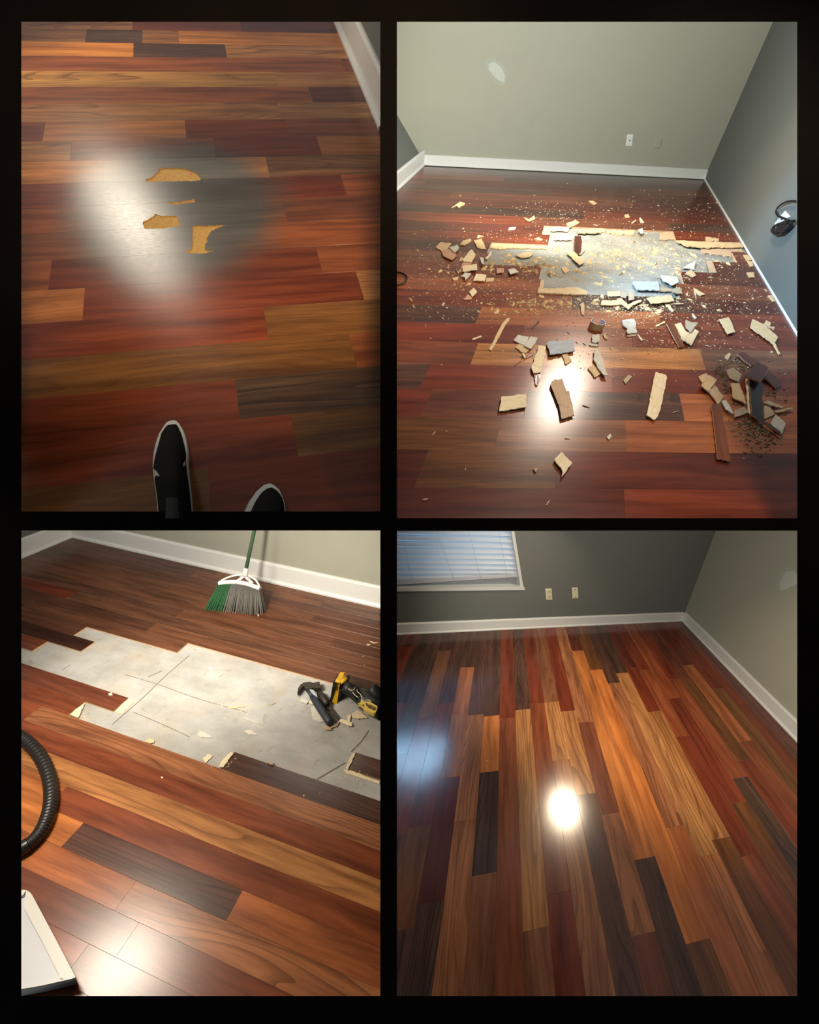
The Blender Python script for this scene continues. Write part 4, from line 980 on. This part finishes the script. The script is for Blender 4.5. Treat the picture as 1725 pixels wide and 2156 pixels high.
b = MB(); d = ht - hb; b.tube([hb, hb + d, hb + d * 2.2], [.0108, .0105, .0105], 14); b.build('handle', M_GRN, R3, parent=br)
print('broom', [tuple(round(x, 2) for x in v) for v in (base, hb, ht, hb + d * 2.2)], 'wall y', [round(R3.at(p).y, 2) for p in ((153, 1130), (799, 1277))])

CT = (620, 1400); ST = .10725
def ct_(x, y, hgt): return at3((CT[0] + x * ST, CT[1] + y * ST), hgt)
zs = -T3
ham = thing('hammer', R3, ct_(430, 800, zs), 'claw hammer with black head and blue-black grip lying on the subfloor', 'hammer')
M_STEEL = plain('dark_steel', '#3b362e', .45, .3); M_GRIP = plain('blue_black_rubber_grip', '#262d35', .5)
b = MB(); P = [ct_(float(a.split(',')[0]), float(a.split(',')[1]), .02) for a in '60,552 72,480 115,405 185,358 310,343 368,368 430,350 490,340 512,400 528,460 450,468 370,455 330,478 240,492 212,440 172,430 112,492 68,555'.split()]
b.prism(P, [p - Vector((0, 0, .024)) for p in P]); b.build('head', M_STEEL, R3, parent=ham)
b = MB(); b.tube([ct_(255, 470, .010), ct_(300, 560, .010), ct_(370, 670, .010)], [.0095, .009, .0105], 10); b.build('neck', M_GRIP, R3, parent=ham)
b = MB(); b.tube([ct_(345, 630, .010), ct_(430, 745, .010), ct_(520, 880, .010), ct_(610, 1020, .010), ct_(690, 1130, .010), ct_(712, 1165, .010)], [.012, .0165, .0175, .017, .0175, .015], 12); b.build('grip', M_GRIP, R3, parent=ham)
b = MB(); P = [ct_(float(a.split(',')[0]), float(a.split(',')[1]), .024) for a in '300,490 370,500 440,590 452,640 395,612 340,560'.split()]; b.prism(P, [p - Vector((0, 0, .006)) for p in P]); b.build('grip_label', plain('silver_label', '#a8aeb4', .4), R3, parent=ham)
ham.matrix_world = Matrix.Translation(R3.mat.to_3x3() @ Vector((0, 0, .005))) @ ham.matrix_world
pry = thing('pry_bar', R3, ct_(640, 800, zs), 'forked scraper with dark brown grip lying beside the hammer', 'pry bar')
b = MB(); b.tube([ct_(478, 540, .016), ct_(508, 572, .016), ct_(572, 660, .016), ct_(632, 742, .015), ct_(660, 788, .014)], [.010, .0145, .0165, .0165, .011], 12); b.build('grip', plain('dark_brown_grip', '#2a241b', .5), R3, parent=pry)
for nm, tx in (('shank', '640,740 720,720 725,830 800,930 890,1050 860,1080 780,1000 700,880 640,860'), ('blade', '600,840 650,860 700,960 760,1050 830,1100 800,1120 720,1060 650,960')):
    b = MB(); P = [ct_(float(a.split(',')[0]), float(a.split(',')[1]), .008 if nm == 'shank' else .002) for a in tx.split()]; b.prism(P, [p - Vector((0, 0, .006)) for p in P]); b.build(nm, M_STEEL, R3, parent=pry)
mt = thing('oscillating_tool', R3, ct_(1150, 750, zs), 'black and yellow cordless multi-tool standing on its yellow battery end', 'power tool')
M_YEL = plain('yellow_tool_plastic', '#d9a51e', .45, var=.05); M_TB = plain('black_tool_rubber', '#1c1c1b', .5); M_PY = plain('pale_yellow_plate', '#d8bb58', .45); M_PIP = plain('cream_piping', '#c9c29a', .5)
hB = .105
def slab(f0, f1, b0, b1, hb_=hB):   # front-left, front-right on the ground, tops given in crop pixels
    return [ct_(*f0, zs), ct_(*f1, zs), ct_(*f1, zs) + (ct_(*b1, hb_) - ct_(*b0, hb_)) * 0 + Vector((0, -.05, 0)), ct_(*f0, zs) + Vector((0, -.05, 0))], [ct_(*b0, hb_), ct_(*b1, hb_), ct_(*b1, hb_) + Vector((0, -.05, 0)), ct_(*b0, hb_) + Vector((0, -.05, 0))]
for nm, f0, f1, b0, b1, mtl in (('battery_cover', (690, 735), (735, 755), (762, 335), (812, 345), M_TB), ('battery', (735, 762), (835, 765), (810, 300), (905, 300), M_YEL), ('battery_side', (835, 740), (915, 660), (905, 395), (1030, 345), M_TB)):
    lo_, hi_ = slab(f0, f1, b0, b1); b = MB(); b.hexa(lo_, hi_); b.build(nm, mtl, R3, parent=mt)
b = MB(); b.tube([ct_(830, 300, hB + .002), ct_(900, 330, hB + .003), ct_(1000, 230, hB + .004)], [.012, .012, .011], 8, flat=.8); b.tube([ct_(905, 345, hB + .002), ct_(1035, 270, hB + .006)], [.011, .011], 8, flat=.8); b.build('battery_latch', M_YEL, R3, parent=mt)
for x0, y0, x1, y1 in ((770, 480, 790, 390), (885, 590, 905, 480)):
    b = MB(); P = [ct_(x0, y0, .06), ct_(x0 + 28, y0 - 8, .06), ct_(x1 + 28, y1, .09), ct_(x1, y1, .09)]; b.prism([p + Vector((0, .012, 0)) for p in P], P); b.build('battery_slot', M_TB, R3, parent=mt)
b = MB(); b.tube([ct_(985, 430, .085), ct_(1080, 470, .082), ct_(1180, 540, .078), ct_(1280, 620, .072)], [.03, .026, .023, .026], 12); b.build('handle', M_TB, R3, parent=mt)
b = MB(); b.tube([ct_(1240, 560, .07), ct_(1380, 660, .055), ct_(1560, 770, .048), ct_(1760, 900, .045)], [.03, .047, .05, .045], 14); b.build('motor_housing', M_TB, R3, parent=mt)
b = MB(); b.tube([ct_(1090, 600, .04), ct_(1200, 690, .036), ct_(1270, 740, .036)], [.008, .009, .012], 8); b.build('trigger_guard', M_TB, R3, parent=mt)
for tx, hh in (('1060,470 1110,495 1160,490 1195,445', .115), ('1240,480 1235,520 1300,580 1330,640 1320,670 1375,725 1400,700 1450,690 1510,720', .108), ('1150,545 1200,600 1260,640', .1), ('1070,565 1130,620 1190,670 1235,720', .055)):
    b = MB(); b.tube(smooth([ct_(float(a.split(',')[0]), float(a.split(',')[1]), hh) for a in tx.split()]), .0022, 6); b.build('piping', M_PIP, R3, parent=mt)
b = MB(); P = [ct_(float(a.split(',')[0]), float(a.split(',')[1]), .112) for a in '1305,690 1345,705 1375,728 1440,715 1500,730 1632,810 1628,860 1590,945 1560,948 1390,880 1350,800 1300,765 1245,748 1300,735'.split()]; b.prism(P, [p - Vector((0, 0, .02)) for p in P]); pl = b.build('name_plate', M_PY, R3, parent=mt)
b = MB(); P = [ct_(float(a.split(',')[0]), float(a.split(',')[1]), .114) for a in '1460,765 1605,840 1580,895 1440,830'.split()]; b.prism(P, [p - Vector((0, 0, .003)) for p in P]); b.build('plate_panel', plain('brown_panel', '#5d4522', .5), R3, parent=mt)
for i in range(4):
    b = MB(); x, y = 1400 + i * 6, 755 + i * 14; P = [ct_(x, y, .1145), ct_(x + 30, y - 6, .1145), ct_(x + 31, y - 1, .1145), ct_(x + 1, y + 6, .1145)]; b.prism(P, [p - Vector((0, 0, .002)) for p in P]); b.build('vent', M_TB, R3, parent=mt)
b = MB(); P = [ct_(x, y, .1145) for x, y in ell(1352, 792, 14, 18, 10)]; b.prism(P, [p - Vector((0, 0, .002)) for p in P]); b.build('rivet', M_TB, R3, parent=mt)
b = MB(); b.tube([ct_(1480, 450, .11), ct_(1530, 480, .105), ct_(1600, 560, .09), ct_(1720, 700, .07)], [.018, .027, .03, .03], 12); b.build('front_grip', M_TB, R3, parent=mt)

# ribbed vacuum hose
hp = smooth([at3(p, .024) for p in [(-60, 1600), (-45, 1560), (-12, 1538), (20, 1541), (45, 1553), (62, 1566), (80, 1586), (95, 1612), (104, 1640), (107.5, 1672), (105, 1700), (97, 1728), (84, 1753), (67, 1772), (48, 1785), (24, 1795), (-10, 1800), (-60, 1790)]], 16)
rad = [.0195 + (.0022 if (i % 4) < 2 else 0) for i in range(len(hp))]
hz = thing('vacuum_hose', R3, hp[len(hp) // 2] - Vector((0, 0, .024)), 'black ribbed vacuum hose curving over the boards at the left edge', 'hose')
b = MB(); b.tube(hp[:218], rad[:218], 14); b.build('ribbed_tube', plain('black_ribbed_plastic', '#1c1815', .42), R3, parent=hz)
b = MB(); b.tube(hp[214:], [.0225] * len(hp[214:]), 14); b.build('smooth_cuff', plain('black_smooth_plastic', '#1a1816', .35), R3, parent=hz)

# white dustpan
dp = thing('dustpan', R3, at3((60, 1990)), 'white plastic dustpan with a raised rim lying at the lower left edge', 'dustpan')
hd = .05; M_DP = plain('white_dustpan_plastic', '#bdbbb3', .35, var=.02); M_DPI = plain('white_dustpan_tray', '#b2b5ba', .35, var=.03)
out_px = [(-60, 1905), (45, 1873.5), (55, 1874), (62, 1877.5), (67.5, 1884), (113, 1969), (158, 2055), (158.5, 2058), (150, 2061), (128, 2066), (88, 2075), (-60, 2100)]
in_px = [(34, 1900), (46, 1905), (52, 1915), (90, 1984), (128, 2059), (88, 2068), (34, 2076)]
def lp(pts, hgt): return [at3(p, hgt) for p in pts]
b = MB(); b.prism(lp(out_px, hd - .009), [Vector((p.x, p.y, .004)) for p in [at3((60 + (q[0] - 60) * .97, q[1] * 1.0), hd - .009) for q in out_px]]); b.build('body', M_DPI, R3, parent=dp)
b = MB(); rim = out_px[2:9]; inn = [(49, 1908), (50.5, 1911), (52.5, 1915), (54, 1918), (90, 1984), (124, 2052), (126, 2060)]
for i in range(len(rim) - 1):
    t4 = [at3(rim[i], hd), at3(rim[i + 1], hd), at3(inn[i + 1], hd), at3(inn[i], hd)]; b.prism(t4, [p - Vector((0, 0, .012)) for p in t4])
b.build('rim', M_DP, R3, parent=dp)
b = MB(); t4 = lp([(-60, 1905), (45, 1873.5), (55, 1874), (49, 1884), (-60, 1918)], hd + .001); b.prism(t4, [p - Vector((0, 0, .012)) for p in t4]); b.build('back_lip', M_DP, R3, parent=dp)
b = MB(); t4 = lp([(158, 2055), (158.5, 2058), (150, 2061), (128, 2066), (88, 2075), (-60, 2100), (-60, 2096), (88, 2072), (128, 2062.5)], hd + .001); b.prism(t4, [p - Vector((0, 0, .014)) for p in t4]); b.build('front_lip', M_DP, R3, parent=dp)

# scraps on the subfloor and boards
S3 = [((415, 1380), .2261, '1310,595 1345,590 1440,625 1445,655 1400,650 1330,615', 'p', 'pale torn scrap in front of the forked scraper', 2),
      ((415, 1380), .2261, '1395,560 1435,550 1425,610 1405,610', 'p', 'pale upright chip behind the torn scrap near the tools', 1),
      ((415, 1380), .2261, '1440,540 1490,510 1540,540 1590,580 1500,590 1440,570', 'p', 'frayed pale scrap in front of the multi-tool', 1),
      ((415, 1380), .2261, '950,410 985,400 1040,430 1020,450 975,435', 'w', 'white paper scrap left of the hammer handle', 1),
      ((415, 1380), .2261, '1040,430 1080,420 1100,455 1050,445', 'p', 'pale scrap between white paper and hammer grip', 1),
      ((415, 1380), .2261, '1060,480 1110,460 1170,560 1190,610 1140,625 1080,590', 'w', 'thin grey-white peeled layer under the hammer grip', 0),
      ((415, 1380), .2261, '1180,680 1290,620 1330,615 1300,660 1210,690', 'g', 'grey-brown torn strip at the end of the hammer grip', 1),
      ((415, 1380), .2261, '1165,650 1215,645 1260,690 1190,690', 'g', 'greyish crumpled scrap at the tip of the hammer grip', 1),
      ((415, 1380), .2261, '105,110 155,115 155,132 105,128', 'w', 'small white chip high on the subfloor left of centre', 0),
      ((415, 1380), .2261, '0,185 50,162 58,172 10,192', 'p', 'pale splinter upper left on the subfloor', 0),
      ((415, 1380), .2261, '185,190 235,148 240,165 200,205', 'p', 'pale chip beside the sawdust streak on the subfloor', 0),
      ((415, 1380), .2261, '290,480 440,465 442,478 300,495', 't', 'tan splinter lying across the sawdust streak', 0),
      ((415, 1380), .2261, '660,455 700,440 735,440 690,462', 'g', 'grey-brown sliver left of the tools', 0),
      ((415, 1380), .2261, '0,740 30,700 150,765 40,765', 'w', 'white torn flake near the front edge of the subfloor', 0),
      ((415, 1380), .2261, '410,560 560,620 610,650 590,640 440,590', 'w', 'long whitish peeled streak in the middle of the subfloor', 0),
      ((415, 1380), .2261, '430,700 500,690 565,740 480,735', 'w', 'second whitish peeled patch below the long streak', 0),
      ((415, 1380), .2261, '655,990 690,980 712,1015 680,1015', 'g', 'small knotty chip on the front edge of the subfloor', 1),
      ((40, 1380), .2261, '1180,800 1215,768 1262,790 1255,812 1210,818', 't', 'tan pointed block on the front edge of the hole', 1),
      ((40, 1380), .2261, '835,370 835,350 865,345 870,365 850,372', 'p', 'pale crumb on the varnished plank end at left', 0),
      ((415, 1117), .2261, '1610,1030 1650,1042 1690,1040 1650,1050', 'p', 'larger curled pale shaving on the far boards at right', 0),
      ((415, 1117), .2261, '1580,1055 1620,1058 1600,1068', 'p', 'smaller curled pale shaving on the far boards at right', 0),
      ((40, 1600), .2261, '1320,160 1332,152 1345,165 1330,172', 'p', 'white speck on the near boards left of centre', 0),
      ((415, 1640), .2261, '988,148 996,146 1002,160 994,166', 'p', 'white speck on the near boards right of centre', 0),
      ((415, 1117), .2261, '562,770 575,768 574,795 566,795', 'p', 'pale crumb at the foot of the broom', 0)]
for o_, s_, tx, col, lab, lay in S3:
    pt = cs(o_[0], o_[1], s_, tx); piece(R3, '', ' '.join('%.2f,%.2f' % p for p in pt), col, lab, lay, th=.003, thick=T3)
# exposed pale core where planks were broken out
for tx, lab in (('882,528 1022,392 1075,432 960,545', 'crumbly pale core at the broken end of the longer plank'), ('468,548 615,440 600,470 560,560 550,578', 'crumbly pale core at the inner corner of the left notch')):
    pt = cs(40, 1380, .2261, tx); piece(R3, '', ' '.join('%.2f,%.2f' % p for p in pt), 'p', lab, 0, th=.003, thick=T3, name='plank_core_strip', cat='core strip')
for tx, lab in (('245,1040 340,912 310,900 230,980 200,1040', 'crumbly pale core beside the dark plank end at the front'), ('50,960 100,915 145,935 80,1000', 'ragged tan core scrap at the front edge of the hole'), ('1405,1062 1480,905 1440,920 1385,1050', 'tan core rim left of the right-hand plank end'), ('1370,1066 1405,1062 1700,1172 1700,1195 1400,1100', 'tan core rim in front of the right-hand plank end')):
    pt = cs(415, 1380, .2261, tx); piece(R3, '', ' '.join('%.2f,%.2f' % p for p in pt), 'p', lab, 0, th=.004, thick=T3, name='plank_core_strip', cat='core strip')
ok3 = lambda x, y: 48 < x < 797 and y > 1350 and not (622 < x and 1430 < y < 1535)
dust('sawdust', R3, [(478, 1460, 22, 22, 2), (505, 1488, 14, 6, 2), (700, 1530, 26, 12, 1), (744, 1636, 18, 6, .8), (474, 1606, 6, 8, .8), (268, 1484, 5, 6, .6), (170, 1506, 8, 4, .6), (560, 1500, 120, 50, 1.2)], 800, .004, M_DUST, 'pale sawdust streak and crumbs on the grey-white subfloor', T3, 21, ok=ok3)
# joints and cracks between the subfloor sheets
M_GAP = plain('dark_joint', '#6d6557', .9)
for pts, wd in (([(399, 1380), (352, 1420), (300, 1470), (236.6, 1525)], .0022), ([(776.7, 1538), (762, 1560), (740, 1583)], .003), ([(728, 1606), (700, 1622), (668, 1641)], .003), ([(312, 1425), (342, 1412)], .0025), ([(130, 1411), (148, 1400)], .0018), ([(262, 1420), (330, 1440), (420, 1472), (520, 1500)], .0012), ([(280, 1499), (340, 1524), (400, 1552)], .0012)):
    b = MB(); pp = smooth([at3(p, -T3 + .0004) for p in pts], 4)
    for a, e in zip(pp, pp[1:]):
        d_ = (e - a).normalized(); s__ = Vector((-d_.y, d_.x, 0)) * wd; k = b.add([a - s__, e - s__, e + s__, a + s__]); b.face((k, k + 1, k + 2, k + 3))
    o = b.build('sheet_joint', M_GAP, R3, org=pp[0]); o.parent = f3; o.matrix_world = R3.mat @ Matrix.Translation(pp[0]); 
b = MB(); c4 = R4.at((1026, 1602)); P = [c4 + Vector((math.cos(a) * .003, math.sin(a) * .003, .0015)) for a in [i * .9 for i in range(7)]]; b.prism(P, [Vector((p.x * 1, p.y, .0003)) for p in P]); o = b.build('wood_crumb', M_RAW, R4); o.color = lin('#e0b890'); tag(o, 'single pale crumb on the orange board of the finished floor', 'crumb')
